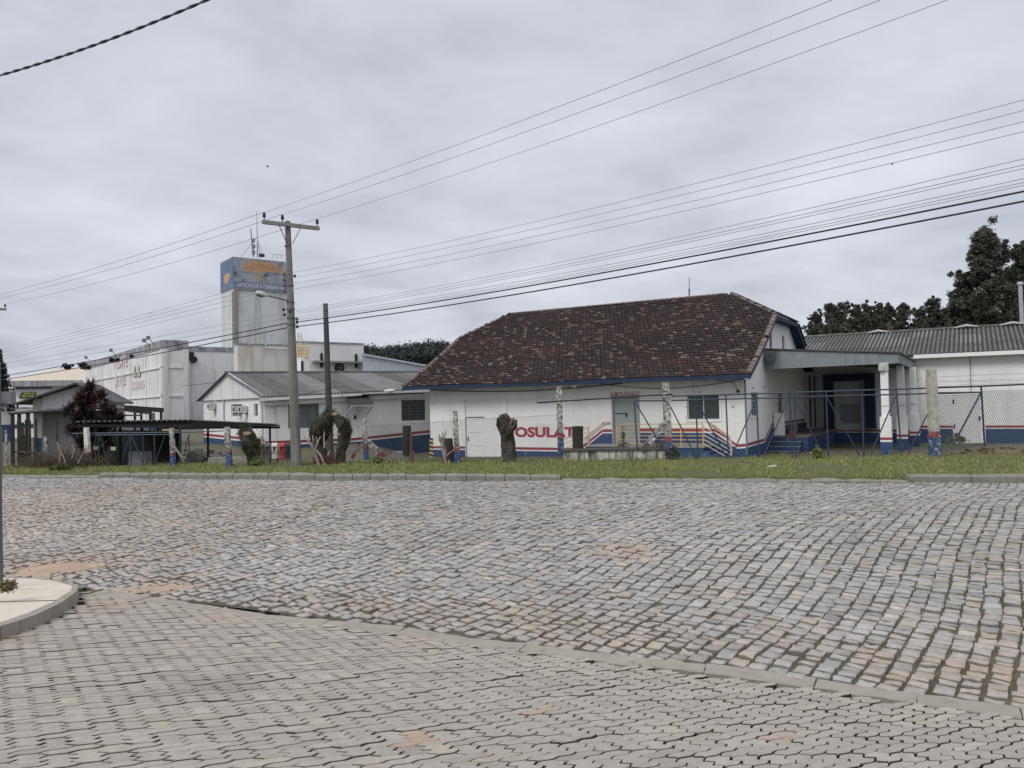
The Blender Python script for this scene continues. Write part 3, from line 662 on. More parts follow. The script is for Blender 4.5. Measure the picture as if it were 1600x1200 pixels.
# roof: clay tiles laid course by course
TV, TF, TC = [], [], []
def tile_plane(P, ua, inside, courses, cw=.225, exp_=.30):
    """P(s,c)->3D point on the slope, s along eave, c up the slope (metres)"""
    for ci in range(courses[1]):
        c0 = courses[0]+ci*exp_; c1 = c0+exp_+.05
        off = (ci % 2)*cw*.5
        s = ua[0]+off-cw
        while s < ua[1]:
            smid = s+cw/2
            if inside(smid, c0+exp_*.5):
                jz = random.gauss(0, .004); js = random.gauss(0, .004)
                r_ = random.random()
                mossy = mnoise.noise(Vector((s*.45, c0*.5, 2.2)))
                warm = mnoise.noise(Vector((s*.3+9, c0*.35, 7.7)))
                if r_ < .012: col = V3(.20, .165, .145)
                elif r_ < .03+.09*max(warm, 0): col = V3(.105, .052, .040)
                elif r_ < .5: col = V3(.058, .033, .029)
                else: col = V3(.040, .027, .025)
                col = col*random.uniform(.84, 1.16)*(1+.35*mnoise.noise(Vector((s*.2, c0*.8, 5.5)))); col = col*(1-.5*max(mossy, 0))+V3(.045, .042, .038)*.5*max(mossy, 0)
                col = col*.74
                nP = np.cross(P(s+.3, c0)-P(s, c0), P(s, c0+.2)-P(s, c0)); nP /= np.linalg.norm(nP)
                if nP[2] < 0: nP = -nP
                base = len(TV); w_ = cw-.012
                # cross profile: rim, pan, roll
                pr = [(0, .022), (.10, .048), (.24, .022), (.36, .006), (.52, .010), (.64, .024), (.80, .008), (1, .012)]
                rimcol = col*1.0
                for kk, (cc, hh) in enumerate(((c0-.01, .036), (c1, .0))):
                    for a, b in pr:
                        q = P(s+js+a*w_, cc)+nP*(b+hh+jz); TV.append(q); TC.append(col)
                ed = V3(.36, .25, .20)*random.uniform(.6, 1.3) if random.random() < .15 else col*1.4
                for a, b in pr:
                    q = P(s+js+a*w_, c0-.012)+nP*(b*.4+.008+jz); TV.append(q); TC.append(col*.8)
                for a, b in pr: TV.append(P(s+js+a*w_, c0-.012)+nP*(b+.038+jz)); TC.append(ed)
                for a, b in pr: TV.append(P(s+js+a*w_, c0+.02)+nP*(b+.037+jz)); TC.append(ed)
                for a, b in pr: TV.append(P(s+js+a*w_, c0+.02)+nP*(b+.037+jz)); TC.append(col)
                K = len(pr)
                for a in range(K-1):
                    TF.append([base+5*K+a, base+5*K+a+1, base+K+a+1, base+K+a])
                    TF.append([base+3*K+a, base+3*K+a+1, base+4*K+a+1, base+4*K+a])
                    TF.append([base+2*K+a, base+2*K+a+1, base+3*K+a+1, base+3*K+a])
            s += cw
EV = -.85     # eave overhang v
fp = [(EV, 2.80), (.5, 3.44), (2.2, 4.36), (4.1, 5.47), (6.4, 6.87)]
cum = [0]
for (a0, b0), (a1, b1) in zip(fp, fp[1:]): cum.append(cum[-1]+math.hypot(a1-a0, b1-b0))
UL, UR = LW-1.0, .42; RL, RR = LW+.9, -2.1
def prof_at(c):
    for k in range(len(cum)-1):
        if c <= cum[k+1] or k == len(cum)-2:
            t = (c-cum[k])/(cum[k+1]-cum[k]); return fp[k][0]+(fp[k+1][0]-fp[k][0])*t, fp[k][1]+(fp[k+1][1]-fp[k][1])*t
def PFs(s, c):
    v, z = prof_at(c); return wp(s, v, z-.05*math.sin((s+3)*.8)*.5-.04*math.sin(math.pi*min(max((s-UL)/(UR-UL), 0), 1)))
def inF(s, c):
    if s < UL or s > UR or c > cum[-1]: return False
    if c < cum[3]: return True
    t = (c-cum[3])/(cum[4]-cum[3]); return UL+(RL-UL)*t < s < UR+(RR-UR)*t
tile_plane(PFs, (UL, UR), inF, (0, int(cum[-1]/.255)), cw=.21, exp_=.255)
# hips
zh = 5.47
def hip(u0, ur, sgn):
    vA, vB = 4.1, DP-4.1; H = math.hypot(abs(u0-ur), 6.87-zh)
    def P(s, c): t = c/H; return wp(u0+(ur-u0)*t, s, zh+(6.87-zh)*t)
    def ins(s, c):
        t = c/H
        return c < H and vA+(6.4-vA)*t < s < vB+(6.4-vB)*t
    tile_plane(P, (vA, vB), ins, (0, int(H/.255)+1), cw=.21, exp_=.255)
hip(UR, RR, 1); hip(UL, RL, -1)
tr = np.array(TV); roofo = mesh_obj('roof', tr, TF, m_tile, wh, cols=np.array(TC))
mb = MB()
for (a0, b0), (a1, b1) in zip(fp[:3], fp[1:4]):
    mb.poly([wp(UL, a0, b0-.06), wp(UR, a0, b0-.06), wp(UR, a1, b1-.06), wp(UL, a1, b1-.06)])
    mb.poly([wp(UL, DP-a0, b0-.06), wp(UR, DP-a0, b0-.06), wp(UR, DP-a1, b1-.06), wp(UL, DP-a1, b1-.06)])
mb.poly([wp(UL, 4.1, zh-.06), wp(UR, 4.1, zh-.06), wp(RR, 6.4, 6.81), wp(RL, 6.4, 6.81)]); mb.poly([wp(UL, DP-4.1, zh-.06), wp(UR, DP-4.1, zh-.06), wp(RR, 6.4, 6.81), wp(RL, 6.4, 6.81)])
mb.poly([wp(UR, 4.1, zh-.06), wp(UR, DP-4.1, zh-.06), wp(RR, 6.4, 6.81)]); mb.poly([wp(UL, 4.1, zh-.06), wp(UL, DP-4.1, zh-.06), wp(RL, 6.4, 6.81)])
mb.build('roof_deck', m_under, wh)
# ridge and hip cap tiles
m_cap2 = mat('weathered ridge tile', (.10, .07, .06), .95, (.20, .17, .15), 8, .5, col3=(.05, .05, .04), s3=3, t3=(.5, .7))
mb = MB()
def caps(a, b):
    a = np.array(a); b = np.array(b); d = b-a; L = np.linalg.norm(d); n_ = int(L/.33); d /= L
    x = np.cross(d, UP); x /= np.linalg.norm(x); y = np.cross(x, d)
    for k in range(n_):
        p0 = a+d*k*.33; p1 = p0+d*.36; R0 = []; R1 = []
        for j in range(7):
            t = math.pi*j/6; jj = random.gauss(0, .003)
            R0.append(p0+x*.12*math.cos(t)+y*(.085*math.sin(t)+.025+jj)); R1.append(p1+x*.10*math.cos(t)+y*(.065*math.sin(t)+.02))
        for j in range(6): mb.poly([R0[j], R0[j+1], R1[j+1], R1[j]])
        mb.poly(R0)
caps(wp(RL, 6.4, 6.80), wp(RR, 6.4, 6.80)); caps(wp(UR, 4.1, zh-.03), wp(RR, 6.4, 6.82)); caps(wp(UR, DP-4.1, zh-.03), wp(RR, 6.4, 6.82)); mb.build('ridge_tile', m_cap2, wh); mb = MB(); caps(wp(UL, 4.1, zh-.03), wp(RL, 6.4, 6.82))
mb.build('ridge_tile', m_cap2, wh)
for uu_, fl in ((UR-.04, 0), (UR-.04, 1), (UL+.04, 0)):
    mb = MB()
    for (a0, b0), (a1, b1) in zip(fp[:3], fp[1:4]): caps(wp(uu_, DP-a0 if fl else a0, b0), wp(uu_, DP-a1 if fl else a1, b1))
    mb.build('verge_tile', m_cap2, wh)
# barge boards, soffits and fascia
mb = MB()
EV0 = EV+.02
rectE = [wp(UL, EV, 2.63), wp(UR, EV, 2.63)]
mb.box(wp((UL+UR)/2, EV+.01, 2.70), ((UR-UL)/2, .02, .085), (Wd, Wn, UP))
mb.box(wp((UL+UR)/2, (EV+0)/2, 2.655), ((UR-UL)/2-.02, abs(EV)/2-.02, .012), (Wd, Wn, UP), 1)
for (a0, b0), (a1, b1) in list(zip(fp[:3], fp[1:4])):
    for fl in (lambda a: a, lambda a: DP-a):
        A_, B_ = fl(a0), fl(a1)
        mb.prism([wp(UR-.03, A_, b0-.24), wp(UR-.03, B_, b1-.24), wp(UR-.03, B_, b1-.05), wp(UR-.03, A_, b0-.05)], Wd*.035)
        mb.poly([wp(.005, A_, b0-.16), wp(.005, B_, b1-.16), wp(UR-.03, B_, b1-.16), wp(UR-.03, A_, b0-.16)])
        mb.prism([wp(UL, A_, b0-.24), wp(UL, B_, b1-.24), wp(UL, B_, b1-.05), wp(UL, A_, b0-.05)], Wd*.035)
        mb.poly([wp(LW, A_, b0-.16), wp(LW, B_, b1-.16), wp(UL, B_, b1-.16), wp(UL, A_, b0-.16)])
mb.box(wp(UR-.01, DP/2, zh-.13), (.02, DP/2-4.05, .09), (Wd, Wn, UP)); mb.box(wp(UR/2, DP/2, zh-.18), (UR/2, DP/2-4.1, .02), (Wd, Wn, UP))
mb.build('eave_board', [m_eave, m_soffit], wh)
# details on the walls: sagging cable, small brackets, ventilation hood, roof antenna
mb = MB(); mb.tube([wp(-15+10*t, -.06, 2.62-.62*4*t*(1-t)*.32) for t in np.linspace(0, 1, 16)], .02, 5)
mb.tube([wp(-6+6*t, -.05, 2.63-.28*4*t*(1-t)) for t in np.linspace(0, 1, 12)], .014, 5)
mb.build('cable_run', m_cable, wh)
for u in (-7.6, -6.9): mb = MB(); mb.tube([wp(u-.16, -.7, 2.62), wp(u, -.7, 2.56), wp(u+.16, -.7, 2.62)], [.05, .1, .05], 8); mb.build('eave_lamp', m_lampm, wh)
for a, z in [Wuz(1093, 612.5), Wuz(1072, 636), Wuz(1072, 652), Wuz(1145, 635)]: mb = MB(); rectf(mb, PF, a-.025, a+.025, z-.03, z+.03, 0, .03); mb.build('wall_bracket', m_louvre, wh)
for a, z in [Gvz(1175, 606), Gvz(1193, 605)]: mb = MB(); rectf(mb, PG, a-.06, a+.06, z-.03, z+.03, 0, .04); mb.build('wall_bracket', m_louvre, wh)
mb = MB(); rectf(mb, PG, .02, .07, -.3, 2.6, 0, .05); mb.build('conduit', m_louvre, wh)
mb = MB(); mb.tube([wp(-1.1, -.04, 2.62), wp(-.4, -.05, 2.5), wp(-.25, -.05, 2.2)], .012, 5); q = wp(-.22, -.06, 2.15); mb.box(q, (.05, .04, .05), (Wd, Wn, UP)); mb.build('wall_lamp', m_black, wh)
an = onpl(1077, 462, wp(0, 6.5, 0), Wn); an2 = onpl(1077, 434, wp(0, 6.5, 0), Wn)
mb = MB(); mb.tube([an-UP*.2, an2], .02, 5); mb.tube([an, an+UP*.35], .04, 6)
mb.build('roof_pipe', m_louvre, wh)
# ---- entrance ramp and yellow rails in front of the metal door
rp = thing('entrance_ramp', wp(-4.4, -.8, -.5), 'blue sided concrete entrance landing with steps under the grey metal door', 'entrance ramp')
sl_, sr_ = pth[0][0], pth2[2][0]; tz = .02; dpt = 1.25
mb = MB()
pl_l, pl_r = pth[1][0]-.2, pth2[1][0]-.1
mb.prism([wp(pl_l, -.01, -1), wp(pl_r, -.01, -1), wp(pl_r, -.01, tz), wp(pl_l, -.01, tz)], -Wn*dpt)
mb.build('landing', [m_blue], rp)
mb = MB(); mb.box(wp((pl_l+pl_r)/2, -.01-dpt/2, tz+.03), ((pl_r-pl_l)/2+.03, dpt/2+.03, .028), (Wd, Wn, UP)); mb.build('slab', m_conc, rp)
for side in (0, 1):
    mb = MB(); u0, u1 = (pl_l, sl_-.1) if side == 0 else (pl_r, sr_+.15); ns = 4; zb_ = -.62
    for k in range(ns):
        a = u0+(u1-u0)*k/ns; b = u0+(u1-u0)*(k+1)/ns; z = tz-(tz-zb_)*(k+1)/(ns+1)
        mb.box(wp((a+b)/2, -.01-dpt/2, (z-1.1)/2), (abs(b-a)/2-.002, dpt/2, (z+1.1)/2), (Wd, Wn, UP))
    mb.build('step', m_blue, rp)
def rail(name, pts, posts, mt, h, n, parent, r=.022, lab=None):
    mb = MB()
    for k in range(n):
        hh = h*(k+1)/n; mb.tube([p+UP*hh for p in pts], r*(1 if k == n-1 else .75), 6)
    for p in posts: mb.tube([p, p+UP*h], r*1.15, 6)
    return mb.build(name, mt, parent, label=lab)
vv = -.01-dpt+.06
rl = [wp(pl_l+1.35, vv, tz), wp(pl_r, vv, tz)]
rail('guard_rail', rl, [rl[0], (rl[0]+rl[1])/2+Wd*.9, rl[1]], m_yellow, .92, 6, rp, lab='yellow guard rail along the landing')
st_ = [wp(pl_r, vv, tz), wp(sr_+.1, vv, -.58)]
rail('guard_rail', st_, [st_[1]], m_cream, .85, 5, rp, lab='cream guard rail down the right hand steps')
st_ = [wp(pl_l+.1, vv, tz+.02), wp(sl_-.35, vv, -.5)]
rail('guard_rail', st_, [st_[0], st_[1]], m_yellow, .80, 4, rp, lab='yellow guard rail down the left hand steps')
mb = MB()
hr = [Wuz(*q) for q in ((913, 686), (944, 660), (953, 659))]; mb.tube([wp(a, -.09, z) for a, z in hr], .025, 6)
for a, z in hr[1:]: mb.bar(wp(a, -.09, z), wp(a, 0, z-.08), .03)
mb.build('handrail', m_yellow, wh); mb = MB()
hr = [Wuz(*q) for q in ((1108, 659), (1116, 664), (1137, 679), (1141, 681))]; mb.tube([wp(a, -.09, z) for a, z in hr], .025, 6)
for a, z in hr[1:3]: mb.bar(wp(a, -.09, z), wp(a, 0, z-.08), .03)
mb.build('handrail', m_yellow, wh)
# ================================================================ corrugated sheet helper
m_corrB = mat('darker fibre cement', (.105, .105, .10), .9, (.045, .045, .045), 2.3, .6, col3=(.2, .2, .19), s3=9, t3=(.52, .75), bump=.004, bscale=25)
m_corrC = mat('greyer fibre cement', (.15, .15, .15), .9, (.07, .07, .07), 1.8, .6, col3=(.06, .06, .06), s3=6, t3=(.52, .75), bump=.004, bscale=25)
def corr(mb, P0, al, ups, L, S, pitch=.177, amp=.026, m=0, segs=1, mset=None, valley=None):
    al = al/np.linalg.norm(al); ups_ = ups/np.linalg.norm(ups); n_ = np.cross(al, ups_); n_ = n_ if n_[2] > 0 or abs(n_[2]) < .05 else -n_
    k = int(L/pitch*8); a = np.linspace(0, L, k+1); h = amp*np.cos(a/pitch*2*math.pi); tones = [random.choice(mset) for _ in range(int(L/1.05)+2)] if mset else None
    rows = []
    for s in np.linspace(0, 1, segs+1):
        rows.append([mb.pt(P0+al*x+ups_*S*s+n_*hh) for x, hh in zip(a, h)])
    for r0, r1 in zip(rows, rows[1:]):
        for j in range(k): mb.f.append([r0[j], r0[j+1], r1[j+1], r1[j]]); mb.m.append((valley if (valley is not None and math.cos((a[j]+a[j+1])/2/pitch*2*math.pi) < -.25) else tones[int(a[j]/1.05)] if tones else m))
def corr_roof(mb, P0, al, ups, L, S, **k):
    """two or three overlapping courses of sheets"""
    nrm = np.cross(al, ups); nrm = nrm/np.linalg.norm(nrm); nrm = nrm if nrm[2] > 0 else -nrm; uu = ups/np.linalg.norm(ups)
    c = max(1, round(S/1.9)); l = S/c
    for i in range(c): corr(mb, P0+uu*l*i+nrm*(.012*(c-1-i)*0+(.012 if i % 2 else 0)), al, ups, L, l+(.1 if i < c-1 else 0), **k)
# ================================================================ loading canopy + dock
DV = 12.5
cn = thing('loading_canopy', wp(2.6, 7, -.45), 'grey sheet metal loading canopy on white columns between warehouse and annex', 'canopy')
FV = 3.35
fl0, fl1 = Wuz(1197, 577, FV)[1], Wuz(1192, 546, FV)[1]; ur_, fr1 = Wuz(1404, 552.5, FV); _, fr0 = Wuz(1403, 567.5, FV)
mb = MB(); K = int(ur_/.045)
for k in range(K):
    a = .03+(ur_-.03)*k/K; b = .03+(ur_-.03)*(k+1)/K; o = .012*(k % 2); o2 = .012*((k+1) % 2)
    za = (fl0+(fr0-fl0)*k/K, fl1+(fr1-fl1)*k/K); zb = (fl0+(fr0-fl0)*(k+1)/K, fl1+(fr1-fl1)*(k+1)/K)
    mb.poly([wp(a, FV-o, za[0]), wp(b, FV-o2, zb[0]), wp(b, FV-o2, zb[1]), wp(a, FV-o, za[1])])
K2 = 80; SD_ = 8.9
for k in range(K2):
    v0 = FV+SD_*k/K2; v1 = FV+SD_*(k+1)/K2; o = .012*(k % 2); o2 = .012*((k+1) % 2)
    mb.poly([wp(ur_+o, v0, fr0), wp(ur_+o2, v1, fr0), wp(ur_+o2, v1, fr1), wp(ur_+o, v0, fr1)])
mb.build('fascia', m_fascia, cn)
mb = MB(); 
mb.prism([wp(0, FV-.08, fl1+.01), wp(ur_+.08, FV-.08, fr1+.01), wp(ur_+.08, FV-.08, fr1+.05), wp(0, FV-.08, fl1+.05)], Wn*(DV-FV+.05))
mb.build('roof', m_corr2, cn)
mb = MB()
for v in np.linspace(FV+.3, DV-.4, 6): mb.prism([wp(.02, v, fl0+.5), wp(ur_-.05, v, fr0+.02), wp(ur_-.05, v, fr0+.14), wp(.02, v, fl0+.62)], Wn*.08)
mb.build('beam', m_louvre, cn)
cols_px = [(1386, 711, 3.42), (1411, 704.5, 6.4), (1430, 698, 9.4)]
m_capm = mat('column capital', (.50, .49, .46), .9, (.35, .34, .31), 6, .6)
for px, py, v in cols_px:
    u, zb_ = Wuz(px, py, v); tp = fr0+.02 if v > 4 else fr0+.03
    mb = MB(); zb0_ = zb_-.3; h1 = zb_+1.5
    mb.box(wp(u, v, (zb0_+h1)/2), (.20, .20, (h1-zb0_)/2), (Wd, Wn, UP)); mb.box(wp(u, v, (h1+tp)/2), (.135, .135, (tp-h1)/2), (Wd, Wn, UP))
    for z0, z1, mm_ in ((zb0_, zb_+.52, 1), (zb_+.60, zb_+.70, 2)):
        mb.box(wp(u, v, (z0+z1)/2), (.204, .204, (z1-z0)/2), (Wd, Wn, UP), mm_)
    mb.box(wp(u, v, h1+.42), (.139, .139, .02), (Wd, Wn, UP), 3)
    co_ = mb.build('column', [m_wall, m_blue, m_red, m_capm], cn)
    if v < 4:
        mb = MB(); mb.box(wp(u-.01, v-.02, tp-.17), (.17, .17, .15), (Wd, Wn, UP)); mb.box(wp(u-.08, v-.22, tp-.2), (.1, .06, .1), (Wd, Wn, UP)); mb.build('capital', m_capm, co_)
mb = MB(); q = Wuz(1207, 559, FV); mb.box(wp(q[0]-.05, FV-.12, q[1]), (.16, .1, .15), (Wd, Wn, UP)); mb.tube([wp(q[0]-.05, FV-.18, q[1]), wp(q[0]-.05, FV-.3, q[1]-.05)], [.12, .17], 10); mb.build('siren_horn', m_louvre, cn)
# annex (north wing) with corrugated roof
ax_ = thing('annex_building', wp(12, 15, -.45), 'low white annex with a black weathered corrugated roof at the right', 'annex')
PD = Plane(WR0+Wn*DV, Wd, -Wn); AU = 30
da, dt_ = Wuz(1489, 617, DV); db, dz0 = Wuz(1538, 687.5, DV)
mb = MB(); ez = Wuz(1500, 553, DV-.4)[1]
wall_holes(mb, PD, 0, AU, -1.2, ez+.1, [(da, db, dz0, dt_, .06)], .06)
zst = Wuz(1560, 670, DV)[1]
for rr in ([(Wuz(1290, 676, DV)[0], Wuz(1290, 676, DV)[1]), (ur_+.2, Wuz(1290, 676, DV)[1]), (ur_+.2, zst), (da-.05, zst)], [(db+.06, zst), (AU, zst)]):
    band(mb, PD, rr, .004, .05, .16, 1); plinth(mb, PD, rr, .005, -1.2, 2)
mb.build('wall', [m_wall, m_red, m_blue], ax_)
mb = MB(); mb.poly([wp(AU, DV, -1), wp(AU, DV+11, -1), wp(AU, DV+11, ez), wp(AU, DV+5.5, ez+1.6), wp(AU, DV, ez)]); mb.poly([wp(0, DV+11, -1), wp(AU, DV+11, -1), wp(AU, DV+11, ez), wp(0, DV+11, ez)]); mb.build('wall', m_wall, ax_)
mb = MB(); rectf(mb, PD, da, db, dz0, dt_, -.06, -.02); dd_ = mb.build('door', m_wdoor, ax_)
for z in (.25, .8): mb = MB(); rectf(mb, PD, da-.02, da+.04, dz0+(dt_-dz0)*z, dz0+(dt_-dz0)*z+.22, -.02, .01); mb.build('hinge', m_black, dd_)
mb = MB(); rectf(mb, PD, db-.2, db-.12, dz0+.95, dz0+1.1, -.02, .04); mb.build('handle', m_black, dd_)
rs = Wuz(1595, 508, DV+5.3); mb = MB()
rise = rs[1]-(ez+.05); run = 5.3+.45
corr_roof(mb, wp(-1.5, DV-.45, ez+.06), Wd, Wn*run+UP*rise, AU+1.5, math.hypot(run, rise), mset=(0, 0, 4, 2), amp=.034, valley=3, pitch=.20)
corr_roof(mb, wp(-1.5, DV+11.3, ez+.06), Wd, -Wn*6+UP*rise, AU+1.5, math.hypot(6, rise))
ro_ = mb.build('roof', [m_corr, m_corrB, m_corrC, mat('painted valley shade', (.028, .028, .026), .95, (.05, .05, .045), 3, .6), mat('paler fibre cement', (.21, .21, .205), .9, (.12, .12, .12), 2, .6)], ax_)  # valley faces painted dark to carry the shading of the corrugation
mb = MB(); 
a0 = -1.5
while a0 < AU:
    mb.tube([wp(a0, DV+5.3, ez+.1+rise), wp(a0+.19, DV+5.3, ez+.1+rise)], [.085, .075], 8); a0 += .20
for px in (1372, 1510, 1582):
    q = Wuz(px, 515, DV+5.3); mb.tube([wp(q[0]-.55, DV+5.1, ez+rise+.10), wp(q[0], DV+5.1, ez+rise+.19), wp(q[0]+.55, DV+5.1, ez+rise+.10)], [.03, .075, .03], 8, 1)
mb.build('ridge_cap', [m_corr, m_capm], ro_)
mb = MB(); mb.box(wp(AU/2+ur_/2, DV-.42, ez-.04), ((AU-ur_)/2, .06, .09), (Wd, Wn, UP)); mb.box(wp(AU/2, DV-.2, ez-.10), (AU/2, .2, .015), (Wd, Wn, UP)); mb.build('gutter', m_wdoor, ax_)
mb = MB(); q = Wuz(1516, 575, DV)[0]; rectf(mb, PD, q-.015, q+.015, dt_+.1, ez-.1, 0, .03)
for z in (.25, .5): rectf(mb, PD, 7, AU, dt_+.35+z*.5, dt_+.35+z*.5+.008, 0, .008)
mb.build('conduit', m_louvre, ax_)
ch1 = onpl(1597, 508, wp(0, DV+5.6, 0), Wn); ch2 = onpl(1594, 444, wp(0, DV+5.6, 0), Wn)
mb = MB(); mb.tube([ch1-UP*.1, ch2], .10, 10); mb.tube([ch2-UP*.02, ch2+UP*.12], [.16, .13], 10); mb.tube([ch1-UP*.4, ch1+UP*.15], .16, 10)
mb.build('chimney_pipe', mat('galvanised flue', (.45, .47, .48), .45, (.3, .31, .32), 4, .6, metal=.3), ax_)
# dock shelter
ds = thing('dock_shelter', wp(3, DV, -.2), 'dark blue padded dock shelter framing a pale loading door under the canopy', 'dock shelter')
o0a, o0z = Wuz(1291, 669, DV); o1a, o1z = Wuz(1367, 583, DV); i0a = Wuz(1304, 640, DV)[0]; i1a, i1z = Wuz(1352, 594.5, DV)
m_pad = mat('navy dock pad', (.012, .022, .055), .7, (.02, .03, .06), 5, .6)
mb = MB(); rectf(mb, PD, i0a, i1a, o0z-.1, i1z, .01, .06); mb.build('loading_door', mat('pale door panel', (.52, .52, .50), .8, (.42, .42, .41), 2, .6), ds)
ha, hz0 = Wuz(1316, 661, DV); hb, hz1 = Wuz(1342, 633, DV); mb = MB(); rectf(mb, PD, ha, hb, hz0, hz1, .06, .085)
for q in ((ha-.03, ha, hz0, hz1), (hb, hb+.03, hz0, hz1), (ha-.03, hb+.03, hz1, hz1+.03)): rectf(mb, PD, *q, .06, .10, 1)
mb.build('hatch', [mat('hatch paint', (.26, .27, .25), .8), m_louvre], ds)
for q in ((o0a, i0a, o0z, o1z), (i1a, o1a, o0z, o1z), (i0a, i1a, i1z, o1z)):
    mb = MB(); rectf(mb, PD, *q, .006, .55); mb.build('pad', m_pad, ds)
# side platform along the end wall
pf2 = thing('loading_platform', wp(.7, 8.5, -.4), 'blue sided concrete platform with steps along the warehouse end wall', 'platform')
pv0 = 4.6; pz = .16; pw = 1.45
mb = MB(); mb.box(wp(pw/2+.01, (pv0+DV)/2, (pz-1.2)/2), (pw/2, (DV-pv0)/2-.01, (pz+1.2)/2), (Wd, Wn, UP)); mb.box(wp(3.0, DV-.35, (-.05-1.2)/2), (1.5, .34, (1.15)/2), (Wd, Wn, UP))
mb.build('platform_side', m_blue, pf2)
mb = MB(); mb.box(wp(pw/2+.02, (pv0+DV)/2, pz+.04), (pw/2+.03, (DV-pv0)/2-.01, .038), (Wd, Wn, UP)); mb.build('slab', mat('brown platform slab', (.20, .165, .13), .9, (.13, .11, .09), 3, .6), pf2)
for k in range(3):
    mb = MB(); z = pz-.19*(k+1); v1 = pv0-.34*k; mb.box(wp(.62, v1-.17, (z-1.2)/2), (.6, .168, (z+1.2)/2), (Wd, Wn, UP)); mb.box(wp(.62, v1-.17, z+.012), (.62, .175, .01), (Wd, Wn, UP), 1); mb.build('step', [m_blue, m_conc], pf2)
mb = MB(); mb.box(wp(.25, 4.85, .7), (.2, .18, .5), (Wd, Wn, UP)); mb.build('side_pier', m_wall, pf2)
cb = thing('cable_spool_pair', wp(.8, 6.3, pz+.08), 'pair of pale reels on the platform below the end wall', 'reel')
for v in (6.1, 6.75):
    mb = MB(); c = wp(.5, v, pz+.36); mb.tube([c-Wd*.09, c-Wd*.06], .27, 14); mb.tube([c+Wd*.06, c+Wd*.09], .27, 14); mb.tube([c-Wd*.06, c+Wd*.06], .14, 10, 1); mb.build('reel', [m_conc, m_black], cb)
dp = MB()
for px in (1266, 1273, 1288):
    u, z = Wuz(px, 620, DV-.1); dp.tube([wp(u, DV-.1, 3.0), wp(u, DV-.1, .3)], .035, 6)
dp.build('downpipe', m_black, ax_)
# ================================================================ LEFT SITE: offices, cold store, tower
QA = V3(-.616, .788, 0); QB = V3(.788, .616, 0)          # away-left and away-right directions of that site
def corner(px, Y): p = at(px, 640, Y); return V3(p[0], p[1], 0)
def faces(Pc): return Plane(Pc, -QA, V3(-.788, -.616, 0)), Plane(Pc, QB, V3(.616, -.788, 0))
def on(pl, px, py):
    p = onpl(px, py, pl.P0, pl.n); return float(np.dot(p-pl.P0, pl.ax)), float(p[2])
Pc = corner(413, 36); GL, GF = faces(Pc)
of = thing('office_building', Pc+V3(3, 3, -.4), 'white single storey office with a corrugated gable roof and air conditioners on its end wall', 'office')
gwd = -on(GL, 318, 640)[0]; apx = gwd/2
ze0 = on(GF, 413, 622)[1]; ze1 = on(GF, 624, 611)[1]; aE1 = on(GF, 624, 611)[0]; LE = aE1+5.5
sl_e = (ze1-ze0)/aE1
za_ = on(GL, 352, 586)[1]; rz = za_
def ez_(a): return ze0+sl_e*a
w1 = on(GF, 450, 632); w1b = on(GF, 499, 668); w2 = on(GF, 627, 625); w2b = on(GF, 665, 656.5); dA_, dB_ = on(GF, 543, 637), on(GF, 560, 684)
mb = MB()
wall_holes(mb, GF, 0, LE, -1.5, 3.4 if False else ze0, [(w1[0], w1b[0], w1b[1], w1[1]), (w2[0], w2b[0], w2b[1], w2[1]), (dA_[0], dB_[0], dB_[1], dA_[1])], .12)
mb.poly([GF.p(0, ze0), GF.p(LE, ze0), GF.p(LE, ez_(LE)), GF.p(0, ez_(0))])
st0 = on(GF, 455, 692)[1]; st1 = on(GF, 545, 689); st2 = on(GF, 660, 677)
pp_ = [(0, st0), (on(GF, 455, 692)[0], st0), st1, st2, (LE, st2[1]+.1)]
band(mb, GF, [p for p in pp_], .004, .0, .13, 1); plinth(mb, GF, [(a, z-.08) for a, z in pp_], .005, -1.5, 2)
mb.build('wall', [m_wall, m_red, m_blue], of)
gA = [on(GL, 361, 632), on(GL, 378, 651)]; gB = [on(GL, 396.5, 631), on(GL, 403, 651)]
mb = MB()
zb_g = on(GL, 360, 624)[1]
wall_holes(mb, GL, -gwd, 0, -1.5, zb_g, [(gA[0][0], gA[1][0], gA[1][1], gA[0][1]), (gB[0][0], gB[1][0], gB[1][1], gB[0][1])], .12)
mb.poly([GL.p(-gwd-.1, zb_g, .12), GL.p(.05, zb_g, .12), GL.p(.05, ze0+.15, .12), GL.p(-apx, rz, .12), GL.p(-gwd-.25, ze0+.15, .12)], 3)
mb.poly([GL.p(-gwd-.1, zb_g, .12), GL.p(.05, zb_g, .12), GL.p(.05, zb_g, 0), GL.p(-gwd-.1, zb_g, 0)], 0)
s0 = on(GL, 322, 681); s1 = on(GL, 409, 690)
band(mb, GL, [(-gwd, s0[1]), (0, s1[1])], .004, 0, .13, 1); plinth(mb, GL, [(-gwd, s0[1]-.08), (0, s1[1]-.08)], .005, -1.5, 2)
mb.build('wall', [m_wall, m_red, m_blue, m_wall2], of)
bigw = lambda pl, q, rows, mm=None: window(of, pl, q[0][0], q[1][0], q[1][1], q[0][1], muls=2, rows=rows, gm=mm or m_glass, fm=m_louvre)
bigw(GF, (w1, w1b), 6, m_louvre).__setitem__('label', 'wide grey louvred window'); bigw(GF, (w2, w2b), 6)
window(of, GL, gA[0][0], gA[1][0], gA[1][1], gA[0][1], muls=1, rows=5, fm=m_frame); window(of, GL, gB[0][0], gB[1][0], gB[1][1], gB[0][1], muls=0, rows=4, fm=m_frame)
mb = MB(); rectf(mb, GF, dA_[0], dB_[0], dB_[1], dA_[1], -.11, -.06); d_ = mb.build('door', m_wdoor, of)
